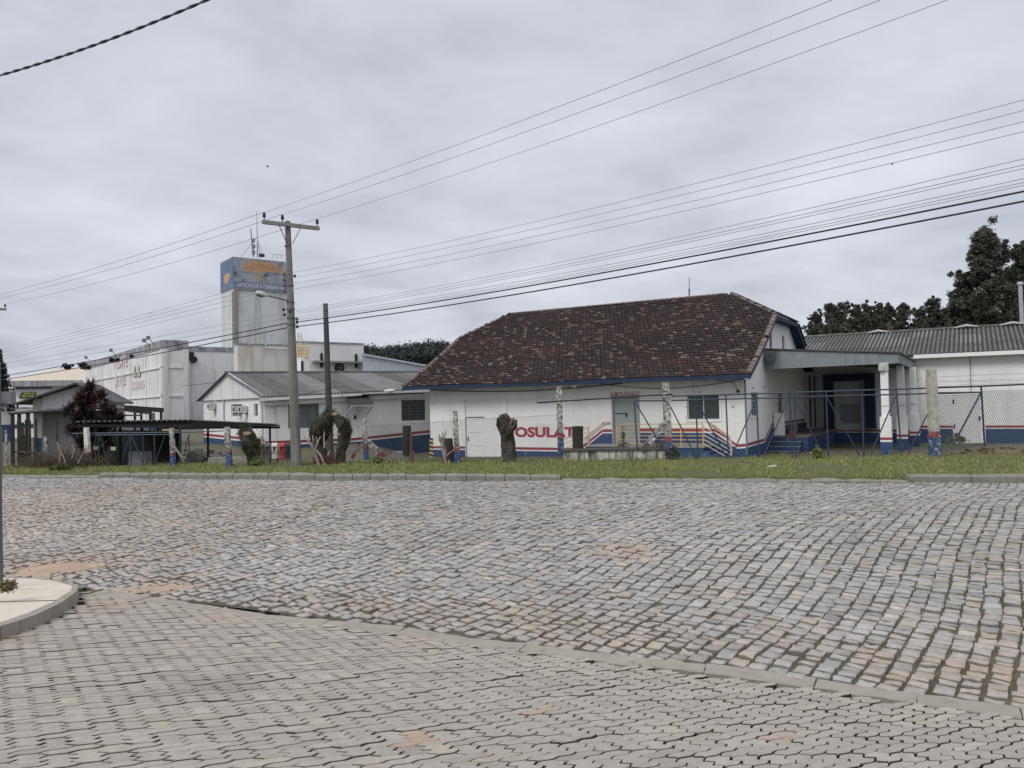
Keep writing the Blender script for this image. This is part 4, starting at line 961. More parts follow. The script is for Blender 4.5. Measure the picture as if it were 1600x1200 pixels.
mb = MB(); rectf(mb, GF, dB_[0]-.2, dB_[0]-.1, dB_[1]+.95, dB_[1]+1.15, -.06, -.02); mb.build('handle', m_black, d_)
a0, z0 = on(GF, 537, 619); a1, z1 = on(GF, 566, 633)
mb = MB(); corr(mb, GF.p(a0, z1+.02, .85), QB, -V3(.616, -.788, 0)*.8+UP*.62, a1-a0+.25, 1.01, pitch=.17, amp=.03); rectf(mb, GF, a0, a1+.25, z1-.05, z1, .78, .84, 1)
mb.bar(GF.p(a1+.2, z1-.03, .8), GF.p(a1+.2, z1-.5, .0), .04, m=1); mb.bar(GF.p(a0+.1, z1-.03, .8), GF.p(a0+.1, z1-.5, .0), .04, m=1); mb.build('door_awning', [mat('dark awning sheet', (.045, .045, .045), .95), m_frame], of)
Rb = rz; ridge_o = -apx
nrmF = V3(.616, -.788, 0)
mb = MB()
eP = GF.p(-.3, ez_(-.3)+.05, .45); run = apx+.45
r0z = rz+.06; r1 = on(Plane(Pc-nrmF*apx, QB, nrmF), 650, 582)[1]; r1a = on(Plane(Pc-nrmF*apx, QB, nrmF), 650, 582)[0]
slr = (r1-r0z)/r1a
k = int((LE+.3)/.177*8); aa = np.linspace(-.3, LE, k+1); rows = []
for s in (0, .34, .67, 1):
    row = []
    for a in aa:
        h = .03*math.cos(a/.177*2*math.pi)+(.015 if s in (.34,) else 0)
        zE = ez_(a)+.06; zR = r0z+slr*a; row.append(mb.pt(GF.p(a, zE+(zR-zE)*s+h, .45-(run)*s)))
    rows.append(row)
for q0, q1 in zip(rows, rows[1:]):
    for j in range(k): mb.f.append([q0[j], q0[j+1], q1[j+1], q1[j]]); mb.m.append((0, 1, 0, 2, 1, 0, 2, 2, 1, 0, 2, 0, 1, 2)[int(aa[j]/1.06+.5) % 14])
mb.poly([GF.p(-.3, r0z, -apx), GF.p(LE, r0z+slr*LE, -apx), GF.p(LE, ze0, -gwd-.4), GF.p(-.3, ze0, -gwd-.4)])
for j in range(0, 60): 
    a = -.3+j*(LE+.3)/60; mb.tube([GF.p(a, r0z+slr*a+.03, -apx), GF.p(a+(LE+.3)/60, r0z+slr*a+.03, -apx)], [.09, .075], 6)
mb.build('roof', [m_corrC, m_corrB, mat('pale fibre cement sheet', (.19, .19, .19), .9, (.10, .10, .10), 1.6, .7, bump=.004)], of)
mb = MB(); mb.bar(GF.p(-.3, ez_(-.3)-.06, .42), GF.p(LE, ez_(LE)-.06, .42), .1, .14); mb.bar(GF.p(-.3, ez_(0)-.16, .2), GF.p(LE, ez_(LE)-.16, .2), .03, .42)
mb.prism([GL.p(.15, ze0+.02, .1), GL.p(-apx, rz+.0, .1), GL.p(-apx, rz+.10, .1), GL.p(.15, ze0+.13, .1)], GL.n*.05); mb.prism([GL.p(-gwd-.3, ze0+.02, .1), GL.p(-apx, rz+.0, .1), GL.p(-apx, rz+.10, .1), GL.p(-gwd-.3, ze0+.13, .1)], GL.n*.05)
mb.build('gutter', m_wall2, of)
for px, y0, y1, pl in ((351, 626, 657, GL), (411, 626, 697, GL), (430, 626, 690, GF)):
    a = on(pl, px, 640)[0]; mb = MB(); mb.tube([pl.p(a, on(pl, px, y0)[1], .05), pl.p(a, on(pl, px, y1)[1], .05)], .05 if px != 430 else .02, 6); mb.build('downpipe', m_mroof, of)
m_acb = mat('air conditioner casing', (.62, .62, .6), .6, (.5, .5, .48), 5, .5)
for px, py, w_ in ((336.5, 634.5, .42), (377, 639.5, .30), (386, 639.5, .36)):
    a, z = on(GL, px, py); mb = MB(); mb.box(GL.p(a, z, .22), (w_/2, .17, .17), (GL.ax, GL.n, UP)); mb.tube([GL.p(a+.04, z, .39), GL.p(a+.04, z, .395)], .12, 10, 1); mb.bar(GL.p(a-.1, z-.2, 0), GL.p(a-.1, z-.2, .36), .03, m=1); mb.bar(GL.p(a+.1, z-.2, 0), GL.p(a+.1, z-.2, .36), .03, m=1)
    mb.build('air_conditioner', [m_acb, m_black], of)

def blk(name, pxL, pxC, pxR, Y, ytop, label, cat, mw, zb=-1, cap=None, capm=None):
    P = corner(pxC, Y); a, b = faces(P)
    lw = -on(a, pxL, 600)[0]; rw = on(b, pxR, 600)[0]; zt = float(at(pxC, ytop, Y)[2])
    t = thing(name, P+V3(0, 3, zb), label, cat)
    mb = MB(); c = cap or 0
    mb.poly([a.p(-lw, zb), a.p(0, zb), a.p(0, zt-c), a.p(-lw, zt-c)]); mb.poly([b.p(0, zb), b.p(rw, zb), b.p(rw, zt-c), b.p(0, zt-c)])
    bk = P+QA*lw+QB*rw
    mb.poly([bk+UP*zb, P+QA*lw+UP*zb, P+QA*lw+UP*(zt-c), bk+UP*(zt-c)]); mb.poly([bk+UP*zb, P+QB*rw+UP*zb, P+QB*rw+UP*(zt-c), bk+UP*(zt-c)])
    mb.build('wall', mw, t)
    mb = MB(); pr = .05
    o_ = [P-QA*pr-QB*pr, P+QA*(lw+pr)-QB*pr, P+QA*(lw+pr)+QB*(rw+pr), P-QA*pr+QB*(rw+pr)]
    if cap: mb.prism([q+UP*(zt-c) for q in o_], UP*c)
    else: mb.prism([q+UP*(zt-.02) for q in o_], UP*.12)
    mb.build('parapet' if cap else 'roof_edge', capm or m_cap, t)
    return t, a, b, lw, rw, zt
# cold store with lettering
cs_, ca, cb_, clw, crw, czt = blk('cold_store', 133, 255, 294, 75, 531, 'large white blind cold store with faded pink lettering and a mouldy parapet', 'cold store', m_wall2, cap=.9)
mb = MB()
for px in (160, 182, 205, 229): a = on(ca, px, 600)[0]; rectf(mb, ca, a-.1, a+.1, -.5, czt-1, 0, .10)
for z in (.62, .30): rectf(mb, ca, -clw, 0, czt*z+.6, czt*z+.72, 0, .12); rectf(mb, cb_, 0, crw, czt*z+.6, czt*z+.8, 0, .1)
rectf(mb, ca, -.6, 0, -.5, czt-.9, 0, .12); rectf(mb, cb_, crw-.5, crw, -.5, czt-.9, 0, .12); rectf(mb, cb_, 0, .5, -.5, czt-.9, 0, .12)
mb.build('wall_rib', m_wall2, cs_)
mb = MB(); a = on(ca, 262, 665); plinth(mb, cb_, [(-1, float(at(270, 661, 75)[2])), (crw+6, float(at(270, 661, 75)[2]))], .14, -1.5, 0); plinth(mb, ca, [(-clw, float(at(270, 661, 75)[2])), (0, float(at(270, 661, 75)[2]))], .14, -1.5, 0); mb.build('plinth', m_blue, cs_)
for s_t, p0, p1, y0, y1, mm_ in (('ABATE', 180, 200, 574, 556, m_text_fade), ('DE AVES', 181, 197, 602, 585, m_text_fade), ('GUSKING', 206, 226, 607, 594, m_text_fade)):
    l = on(ca, p0, (y0+y1)/2); r = on(ca, p1, (y0+y1)/2); text(s_t, ca, l[0], r[0], on(ca, (p0+p1)/2, y0)[1], on(ca, (p0+p1)/2, y1)[1], mm_, cs_, o=.13, bold=.02)
m_olive = mat('faded olive paint', (.36, .37, .24), .9, (.5, .5, .42), 1.5, .6)
mb = MB()
for p0, p1 in ((209, 214.5), (215, 221)):
    l, z0 = on(ca, p0, 589); r, _ = on(ca, p1, 589); zt1 = on(ca, (p0+p1)/2, 570)[1]; mid = (l+r)/2
    sheet(mb, ca, [(l, z0), (r, z0), (r-.3*(r-l), (z0+zt1)/2), (mid+.1*(r-l), zt1), (mid-.1*(r-l), zt1), (l+.3*(r-l), (z0+zt1)/2)], .12)
mb.build('painted_emblem', m_olive, cs_)
a, z = on(ca, 238, 651); mb = MB(); rectf(mb, ca, on(ca, 235, 650)[0], on(ca, 242, 650)[0], on(ca, 238, 657)[1], on(ca, 238, 645)[1], .02, .08); mb.build('window', m_dark, cs_)
for px, py in ((235, 534), (241.5, 530), (182, 549), (142, 560)):
    a, z = on(ca, px, py); fl = MB(); q = ca.p(a, z-.5, .1); fl.bar(q, q+UP*.6+ca.n*.4, .06); fl.box(q+UP*.62+ca.n*.5, (.25, .14, .18), (ca.ax, ca.n, UP)); fl.build('floodlight', m_louvre, cs_)
# connecting hall, tank block, right block
hl, ha_, hb_, _, hrw, hzt = blk('connecting_hall', 285, 293, 375, 80, 541, 'white hall with a dark gutter between the cold store and the stained tank block', 'hall', m_wall2, cap=.5)
mb = MB()
for px in (302,):
    a, z = on(hb_, px, 562); mb.tube([hb_.p(a, z, .0), hb_.p(a, z, .3)], .35, 12)
a, z = on(hb_, 295.5, 563); rectf(mb, hb_, a, a+.45, on(hb_, 296, 562)[1], on(hb_, 296, 550)[1], 0, .1)
mb.build('extractor_fan', m_black, hl)
mb = MB(); plinth(mb, hb_, [(-1, float(at(330, 662, 80)[2])), (hrw, float(at(330, 662, 80)[2]))], .05, -2, 0); mb.build('plinth', m_blue, hl)
tk, ta, tb, _, trw, tzt = blk('tank_block', 366, 372, 470, 66, 536, 'cream block with rusty run-down stains below the tower', 'building', m_tank, cap=.12)
mb = MB(); a, z = on(tb, 414, 544); mb.tube([tb.p(a, z+.4, .2), tb.p(a, z, .2), tb.p(on(tb, 452, 548)[0], on(tb, 452, 546)[1], .2)], .07, 6)
for px in (424, 427): a, z = on(tb, px, 534); mb.tube([tb.p(a, z, -.5), tb.p(a, z+.7, -.5), tb.p(a+.3, z+.6, -.5)], .06, 6)
mb.build('roof_pipe', m_mroof, tk)
rb, ra_, rbb, _, rrw, rzt = blk('process_block', 455, 462, 569, 68, 532.5, 'white block with a round black fan and a long ledge, right of the utility pole', 'building', m_wall2, cap=.15)
a, z = on(rbb, 529.5, 575); mb = MB()
mb.tube([rbb.p(a, z, .0), rbb.p(a, z, .25)], .45, 20); fano = mb.build('extractor_fan', m_black, rb)
mb = MB()
for k in range(6):
    t = k*math.pi/3; mb.bar(rbb.p(a, z, .27), rbb.p(a+.4*math.cos(t), z+.4*math.sin(t), .27), .1, .03)
mb.build('fan_blade', m_louvre, fano)
mb = MB(); z0 = on(rbb, 520, 566)[1]; rectf(mb, rbb, on(rbb, 487, 566)[0], on(rbb, 571, 566)[0], z0-.08, z0+.1, 0, .6)
mb.build('ledge', m_conc, rb)
for px in (502, 556):
    a = on(rbb, px, 566)[0]; mb = MB(); rectf(mb, rbb, a-.1, a+.1, z0-.5, z0+.8, .0, .15); mb.build('ledge_bracket', m_black, rb)
wb = thing('roof_hut', at(478, 590, 62)*V3(1, 1, 0)+UP*2, 'small white rooftop hut beside the rusty caged ladder', 'hut')
P_ = corner(471, 62); a_, b_ = faces(P_); mb = MB(); ztt = float(at(478, 558, 62)[2]); w_ = on(b_, 484, 600)[0]; mb.prism([P_+UP*-1, P_+QB*w_-UP, P_+QB*w_+QA*1.2-UP, P_+QA*1.2-UP], UP*(ztt+1)); mb.build('wall', m_wall, wb)
mb = MB(); rectf(mb, b_, 0.02, .22, ztt-1.6, ztt-.3, 0, .03); mb.build('door', m_dark, wb)
ld = thing('caged_ladder', at(475, 556, 62.5), 'rusty cream caged ladder climbing above the white rooftop hut', 'ladder')
mb = MB()
for px, y0, y1 in ((466, 520, 557), (471, 520, 557)): mb.tube([at(px, y0, 62.5), at(px, y1, 62.5)], .04, 5)
for k in range(10): yy = 522+k*3.7; mb.tube([at(466, yy, 62.5), at(471, yy, 62.5)], .03, 4)
mb.build('ladder', m_cream, ld)
mb = MB()
for px in (466, 470, 474, 478, 481.5): mb.tube([at(px, 542, 62.2), at(px, 558, 62.2)], .045, 5)
for yy in (542, 547, 552, 557.5): mb.tube([at(465, yy, 62.2), at(482, yy, 62.2)], .04, 5)
mb.build('platform_cage', m_yellow, ld)
mh = thing('metal_hall', at(610, 600, 64)*V3(1, 1, 0), 'pale grey metal clad hall sloping away behind the office roof', 'hall')
mb = MB(); A0, A1 = at(566, 553, 70), at(700, 577, 76); zb_ = 1.0
n_ = 60
for k in range(n_):
    p0 = A0+(A1-A0)*k/n_; p1 = A0+(A1-A0)*(k+1)/n_; o = V3(0, .06*(k % 2), 0); o2 = V3(0, .06*((k+1) % 2), 0)
    mb.poly([(p0[0], p0[1]+o[1], zb_), (p1[0], p1[1]+o2[1], zb_), (p1[0], p1[1]+o2[1], p1[2]), (p0[0], p0[1]+o[1], p0[2])])
mb.build('cladding', m_mroof, mh)
mb = MB(); mb.poly([A0+UP*.05-V3(0, .2, 0), A1+UP*.05-V3(0, .2, 0), A1+V3(6, 12, -1.5), A0+V3(6, 12, -1.5)]); mb.poly([A0-UP*.12-V3(0, .2, 0), A1-UP*.12-V3(0, .2, 0), A1+UP*.05-V3(0, .2, 0), A0+UP*.05-V3(0, .2, 0)]); mb.build('roof', m_mroof, mh)
# tower
m_tw = mat('tower render', (.60, .61, .60), .9, (.50, .51, .51), .25, .6, col3=(.36, .36, .36), s3=.35, t3=(.58, .8), streak=((.27, .27, .26), .8, .49, .74))
m_tb = mat('faded tower blue', (.10, .15, .25), .85, (.16, .21, .29), .6, .6, col3=(.34, .36, .38), s3=.7, t3=(.62, .8))
m_tf = mat('mould spotted sign panel', (.40, .41, .41), .9, (.20, .25, .33), .5, .4, col3=(.06, .065, .08), s3=.85, t3=(.50, .68), streak=((.16, .17, .2), 1.2, .52, .75))
tw, twa, twb, tlw, trw_, tzt_ = blk('water_tower', 347, 367, 456, 85, 402.5, 'tall square concrete tower with a painted blue sign band at its top', 'tower', m_tw)
zt0 = on(twb, 368, 450)[1]
mb = MB(); rectf(mb, twb, 0, trw_, zt0, tzt_, .0, .06); sg = mb.build('sign_panel', m_tf, tw)
mb = MB(); rectf(mb, twa, -tlw, 0, on(twa, 358, 528 if False else 453)[1], tzt_-.0, .0, .06); mb.build('sign_panel', m_tb, tw, label='blue side panel of the sign band with a small orange emblem')
mb = MB(); rectf(mb, twb, .05, trw_, on(twb, 368, 450)[1], on(twb, 368, 439.5)[1], .062, .08); mb.build('blue_band', m_tb, tw)
text('LATICINIOS E CEREAIS RAC', twb, on(twb, 370, 445)[0], on(twb, 447, 447)[0], on(twb, 368, 447.5)[1], on(twb, 368, 441.5)[1], m_wall2, tw, o=.09, bold=.01)
m_or = mat('faded orange paint', (.50, .36, .17), .9, (.46, .25, .16), .9, .6, col3=(.26, .27, .28), s3=.9, t3=(.50, .62))
m_rd = mat('faded brick red paint', (.44, .17, .12), .9, (.52, .34, .18), .7, .6)
def blob(pts_px, pl, o, m, par, name):
    mb = MB(); sheet(mb, pl, [on(pl, *q) for q in pts_px], o); mb.build(name, m, par)
blob([(378, 425), (379, 415), (388, 409), (400, 407), (412, 409), (430, 411), (436, 419), (444, 425), (444, 429), (430, 426), (418, 425), (408, 425), (406, 440), (402, 440), (400, 427), (390, 427)], twb, .085, m_or, tw, 'painted_emblem')
text('Languiru', twb, on(twb, 383, 420)[0], on(twb, 438, 422)[0], on(twb, 400, 424)[1], on(twb, 400, 409)[1], m_rd, tw, o=.10, bold=.02)
blob([(351, 440), (351, 432), (355, 427), (360, 427), (362, 432), (360, 435), (358, 441), (354, 445)], twa, .085, m_or, tw, 'painted_emblem')
# ribs on the shaft
mb = MB(); rectf(mb, twb, .05, .45, -1, zt0-.05, 0, .12); rectf(mb, twa, -.3, 0, -1, zt0-.4, 0, .1); rectf(mb, twb, 0, trw_, zt0-.15, zt0, 0, .14)
mb.build('corner_rib', m_conc, tw)
for px, yt in ((411, 384), (394, 347), (401, 330)):
    pass
mb = MB(); b0 = at(396, 401, 86); mb.tube([b0, at(391.5, 357, 86)], [.09, .05], 6)
for py, s in ((376, .10), (385, .16), (394, .14)): q = at(394.5, py, 86); mb.box(q+V3(.12, 0, 0), (s, .12, .22))
mb.build('beacon_mast', m_louvre, tw)
mb = MB(); tm = at(401, 330, 86.5); mb.tube([at(402.5, 402, 86.5), tm], [.09, .05], 6); mm_ = at(401.5, 371, 86.5)
for px in (376, 412): mb.tube([mm_, at(px, 402, 86.5)], .035, 5)
mb.tube([mm_, at(407, 404, 90)], .035, 5)
mb.build('antenna_mast', m_mroof, tw)
mb = MB(); q = at(409, 399, 85.5); mb.box(q, (.26, .2, .16)); mb.build('floodlight', m_black, tw)
mb = MB()
for px in (426, 433, 440, 447): mb.tube([at(px, 405, 86), at(px, 397, 86)], .05, 5)
mb.tube([at(426, 397.5, 86), at(450, 398.5, 86)], .05, 5); mb.build('guard_rail', m_mroof, tw)
# workshop with beige roof, at far left
fk = thing('workshop', at(70, 640, 62)*V3(1, 1, 0)-UP*.5, 'white workshop with a beige metal roof and a yellow and black wall sign', 'workshop')
P_ = at(20, 640, 60); P2_ = at(150, 640, 61.5); axx = (P2_-P_)*V3(1, 1, 0); Lw = np.linalg.norm(axx); axx /= Lw; nx_ = V3(axx[1], -axx[0], 0); FK = Plane(P_*V3(1, 1, 0), axx, nx_)
zE = on(FK, 60, 599)[1]
mb = MB(); wall_holes(mb, FK, 0, Lw, -2, zE, [(on(FK, 25, 605)[0], on(FK, 82, 605)[0], on(FK, 50, 608.5)[1], on(FK, 50, 602)[1])], .2); mb.poly([FK.p(0, -2), FK.p(0, -2, -12), FK.p(0, zE, -12), FK.p(0, zE)])
rectf(mb, FK, 0, Lw, on(FK, 30, 669)[1], on(FK, 30, 663)[1], 0, .03, 1); rectf(mb, FK, 0, Lw, on(FK, 30, 638)[1], on(FK, 30, 636)[1], 0, .08, 2)
mb.build('wall', [m_wall, m_blue, m_cap], fk)
window(fk, FK, on(FK, 25, 605)[0], on(FK, 82, 605)[0], on(FK, 50, 608.5)[1], on(FK, 50, 602)[1], depth=.18, muls=3)
mb = MB(); qL = FK.p(.8, 0, -8); qR = FK.p(Lw, 0, -8); zR = float(at(34, 578, qL[1])[2]); zR2 = float(at(140, 574.5, qR[1])[2]); e0_ = FK.p(-.4, zE, .6); mb.poly([FK.p(-.4, zE+.2, .6), FK.p(Lw*.87, zE+.2, .6), FK.p(Lw*.87-2.0, zR2, -8), FK.p(.8, zR, -8)]); mb.poly([FK.p(-.4, zE-.25, .6), FK.p(Lw*.87, zE-.25, .6), FK.p(Lw*.87, zE+.2, .6), FK.p(-.4, zE+.2, .6)], 1); mb.poly([FK.p(-.4, zE-.25, .6), FK.p(-.4, zE-.25, 0), FK.p(Lw, zE-.25, 0), FK.p(Lw, zE-.25, .6)], 1)
mb.poly([FK.p(-.4, zE+.2, .6), FK.p(.8, zR, -8), FK.p(-.4, zE, -12)], 0)
mb.build('roof', [m_beige, m_cap], fk)
m_sy = mat('sign yellow', (.62, .62, .12), .6); a0, z0 = on(FK, 30, 622); a1, z1 = on(FK, 57, 613)
mb = MB(); mb.prism([FK.p(a0, z0, .03), FK.p(a1-.15, z0, .03), FK.p(a1, z1, .03), FK.p(a0+.2, z1, .03)], nx_*.06, 1); h_ = z1-z0
mb.poly([FK.p(a0+.16, z0+.22*h_, .095), FK.p(a1-.2, z0+.22*h_, .095), FK.p(a1-.1, z1-.1*h_, .095), FK.p(a0+.24, z1-.1*h_, .095)], 0)
sgn = mb.build('wall_sign', [m_sy, m_black], fk)
text('FranK', FK, a0+.22, a1-.15, z0+.3*h_, z1-.14*h_, m_black, sgn, o=.10, bold=.03, name='sign_lettering')
# gatehouse
gh_ = thing('gatehouse', at(90, 690, 33)*V3(1, 1, 0)-UP*.5, 'small grey and white gatehouse with a low gable roof and a lean-to porch', 'gatehouse')
GH = Plane(at(52, 640, 32.5)*V3(1, 1, 0), V3(.97, .24, 0)/np.linalg.norm([.97, .24]), V3(.24, -.97, 0)/np.linalg.norm([.24, .97]))
m_gh = mat('grey gatehouse wall', (.22, .22, .22), .9, (.24, .24, .24), 1.5, .6); m_ghb = mat('cream gatehouse wall', (.60, .60, .54), .9, (.5, .5, .45), 2, .6)
def g_(px, py): return on(GH, px, py)
xr_ = g_(172, 640)[0]; zp = g_(66, 642)[1]
mb = MB(); rectf(mb, GH, 0, g_(65, 640)[0], -1.2, zp, -2.5, 0, 1); rectf(mb, GH, g_(65, 640)[0]+.003, xr_, -1.2, zp-.02, -2.5, -.25, 0)
rectf(mb, GH, g_(65, 640)[0], xr_, zp+.05, g_(64, 628)[1]-.02, -2.5, -.05, 2)
apx_ = g_(124, 598); lo_ = g_(66, 619); 
mb.prism([GH.p(g_(65, 640)[0], g_(64, 628)[1]-.02, -.05), GH.p(xr_, g_(64, 628)[1]-.02, -.05), GH.p(xr_, g_(168, 626)[1], -.05), GH.p(apx_[0], apx_[1]-.12, -.05), GH.p(g_(65, 640)[0], g_(65, 619)[1]-.05, -.05)], -GH.n*2.4, 2)
rectf(mb, GH, g_(50, 640)[0], g_(65, 640)[0]+.001, zp+.05, g_(57, 621)[1]-.05, -2.5, -.1, 1)
plinth(mb, GH, [(0, g_(60, 683)[1]), (g_(65, 640)[0], g_(60, 685)[1])], .004, -1.5, 3)
mb.build('wall', [m_gh, m_ghb, m_wall2, m_blue], gh_)
mb = MB(); l0 = g_(28, 630); r0_ = g_(182, 628)
for A_, B_ in ((l0, apx_), (r0_, apx_)): mb.prism([GH.p(A_[0], A_[1], .5), GH.p(B_[0], B_[1], .5), GH.p(B_[0], B_[1]-.07, .5), GH.p(A_[0], A_[1]-.07, .5)], -GH.n*3.6)
mb.build('roof', m_corr2, gh_)
mb = MB(); A_ = g_(22, 645); B_ = g_(175, 636); mb.prism([GH.p(A_[0], A_[1], .6), GH.p(B_[0], B_[1], .6), GH.p(B_[0], B_[1]+.12, .3), GH.p(A_[0], A_[1]+.06, .3)], -GH.n*.5); mb.prism([GH.p(A_[0], A_[1]-.08, .62), GH.p(B_[0], B_[1]-.08, .62), GH.p(B_[0], B_[1]-.01, .62), GH.p(A_[0], A_[1]-.01, .62)], -GH.n*.06, 1)
mb.build('porch_roof', [m_corr, m_black], gh_)
for px in (27.5, 37.5, 51): a = g_(px, 660)[0]; mb = MB(); rectf(mb, GH, a-.06, a+.06, -1, g_(px, 646)[1], .48, .58); mb.build('porch_post', m_black, gh_)
sd_ = thing('side_shed', at(3, 650, 50)*V3(1, 1, 0)-UP, 'white shed with a dark roof and blue plinth cut by the left edge', 'shed')
mb = MB(); P_ = at(-30, 640, 50); P2_ = at(19, 640, 52); ax2 = (P2_-P_)*V3(1, 1, 0); l2 = np.linalg.norm(ax2); ax2 /= l2; SH = Plane(P_*V3(1, 1, 0), ax2, V3(ax2[1], -ax2[0], 0)); rectf(mb, SH, 0, l2, -1.5, on(SH, 0, 631)[1], -4, 0); rectf(mb, SH, 0, l2, -1.5, on(SH, 0, 664)[1], 0, .02, 1); mb.build('wall', [m_wall2, m_blue], sd_)
mb = MB(); rectf(mb, SH, -.3, l2-.1, on(SH, 0, 631)[1], on(SH, 0, 612)[1], -4.5, .5); mb.build('roof', m_cap, sd_)
# carports
cp_ = thing('carport', at(280, 720, 30)*V3(1, 1, 0)-UP*.6, 'low dark carport with a corrugated roof sheet behind the painted fence posts', 'carport')
R1, R2, R3, R4 = at(118, 659, 27.2), at(300, 656.5, 27.6), at(437, 663, 33), at(250, 664, 33)
mb = MB(); 
al = (R2-R1); K = int(np.linalg.norm(al)/.177*6); top = []; bot = []
for j in range(K+1):
    t = j/K; o = UP*.03*math.cos(j/6*2*math.pi); top.append(mb.pt(R1+al*t+o)); bot.append(mb.pt(R4+(R3-R4)*t+o))
for j in range(K): mb.f.append([top[j], top[j+1], bot[j+1], bot[j]]); mb.m.append(0)
mb.build('roof', m_corr2, cp_)
mb = MB(); dn = UP*.10
mb.prism([R1-dn+V3(0, .12, 0), R2-dn+V3(0, .12, 0), R2-dn*2.9+V3(0, .12, 0), R1-dn*1.8+V3(0, .12, 0)], V3(0, .06, 0)); mb.prism([R2-dn*.5, R3-dn*.3, R3-dn*.9, R2-dn*2.9], V3(-.04, .05, 0)); mb.prism([R4-dn, R3-dn, R3-dn*1.8, R4-dn*1.8], V3(0, .06, 0))
mb.build('beam', m_black, cp_)
for px, Y in ((150, 27.6), (188, 29), (222, 29.5), (247, 31), (281, 28.2), (325, 29.5), (422, 32.6)):
    q = at(px, 690, Y); zt__ = float(at(px, 662, Y)[2]); mb = MB(); mb.tube([V3(q[0], q[1], -.9), V3(q[0], q[1], zt__)], .045, 6); mb.build('post', m_black, cp_)
m_shade = mat('painted carport shade', (.020, .026, .027), .85, (.035, .042, .04), 1.2, .7, col3=(.075, .085, .08), s3=1.8, t3=(.58, .68))  # dark colour for an added panel that stands in for shade under the carport
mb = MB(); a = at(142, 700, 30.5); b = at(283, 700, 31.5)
mb.prism([V3(a[0], a[1], -.9), V3(b[0], b[1], -.9), V3(b[0], b[1], at(283, 674, 31.5)[2]), V3(a[0], a[1], at(142, 670, 30.5)[2])], V3(0, .05, 0)); mb.build('shade_panel', m_shade, cp_)
cp2 = thing('rear_canopy', at(215, 680, 42)*V3(1, 1, 0)-UP*.6, 'smaller dark flat canopy on thin posts behind the carport', 'canopy')
mb = MB(); R1, R2, R3, R4 = at(168, 631, 40), at(256, 637.5, 40), at(250, 637, 46), at(170, 633, 46)
mb.prism([R1, R2, R3, R4], -UP*.24); mb.build('roof', m_black, cp2)
mb = MB(); mb.prism([R1-UP*.17+V3(.2, .3, 0), R2-UP*.17+V3(-.8, .3, 0), R2-UP*.34+V3(-.8, .3, 0), R1-UP*.34+V3(.2, .3, 0)], V3(0, .1, 0)); mb.bar(at(195, 649, 41), at(221, 649, 41), .08); mb.build('beam', m_cap, cp2)
for px, Y in ((193, 41), (211, 42), (221, 43), (235, 40.5), (252, 40.2)):
    q = at(px, 690, Y); mb = MB(); mb.tube([V3(q[0], q[1], -.9), V3(q[0], q[1], float(at(px, 640, Y)[2]))], .06, 6); mb.build('post', m_black, cp2)
hz = thing('hazard_bollard', at(261, 672, 40)*V3(1, 1, 0)-UP*.5, 'bollard with black and yellow chevrons under the rear canopy', 'bollard')
q = at(261, 672, 40); mb = MB()
for k in range(6): mb.box(V3(q[0], q[1], float(at(261, 681, 40)[2])+.14*k+.07), (.17, .17, .07), None, k % 2)
mb.box(V3(q[0], q[1], -.3), (.17, .17, float(at(261, 681, 40)[2])+.3-.001), None, 1) if False else None
mb.tube([V3(q[0], q[1], -.6), V3(q[0], q[1], float(at(261, 681, 40)[2]))], .12, 8, 1)
mb.build('bollard_post', [m_yb, m_black], hz)
# boundary rubble and blocks in the yard
m_rub = mat('gravel heap', (.27, .245, .21), 1, (.16, .14, .12), 5, .6, col3=(.42, .39, .34), s3=9, t3=(.56, .7), bump=.05, bscale=9)
def mound(name, px, py, rx, ry, h, label, cat, m, Y=None, bl=40):
    p = at(px, py, Y) if Y else onz(px, py, -.3); mb = MB(); K = 28; J = 7; rr = []
    for j in range(J+1):
        s = j/J; row = []
        for k in range(K):
            t = 2*math.pi*k/K; q = 1+.25*mnoise.noise(Vector((math.cos(t)*1.5, math.sin(t)*1.5, px)))
            X = p[0]+rx*s*q*math.cos(t); Yy = p[1]+ry*s*q*math.sin(t); zz = float(zyard(X, Yy))-.05+h*(1-s*s)*(1+.5*mnoise.noise(Vector((X*1.5, Yy*1.5, 1))))
            row.append(mb.pt((X, Yy, zz)))
        rr.append(row)
    for a, b in zip(rr, rr[1:]):
        for k in range(K): mb.f.append([a[k], a[(k+1) % K], b[(k+1) % K], b[k]]); mb.m.append(0)
    for i in range(bl):
        t = random.random()*6.28; s = random.random()**.5; X = p[0]+rx*s*math.cos(t); Yy = p[1]+ry*s*math.sin(t); z = float(zyard(X, Yy))+h*(1-s*s); r = random.uniform(.03, .11)
        mb.box((X, Yy, z), (r, r*random.uniform(.5, 1), r*.6), (V3(math.cos(t), math.sin(t), .2), V3(-math.sin(t), math.cos(t), 0), V3(-.2, 0, 1)))
    return mb.build(name, m, label=label, cat=cat)
mound('rubble_heap', 345, 704, 2.4, 1.3, .55, 'grey rubble heap behind the painted post under the carport edge', 'rubble', m_rub, 31.5, 90)
mound('rubble_heap', 300, 700, 2.0, 1.2, .75, 'pale gravel heap under the middle of the carport', 'rubble', m_rub, 33.5, 60)
mound('earth_mound', 1560, 700, 2.3, 1.1, .35, 'low brown earth mound with dead weeds by the right fence', 'mound', mat('dead weed earth', (.10, .075, .055), 1, (.17, .13, .09), 6, .6, bump=.04, bscale=12), 27.0, 70)
mound('earth_mound', 755, 712, 2.0, .8, .15, 'flat sandy mound in front of the small white door', 'mound', m_yard, 28.5, 30)
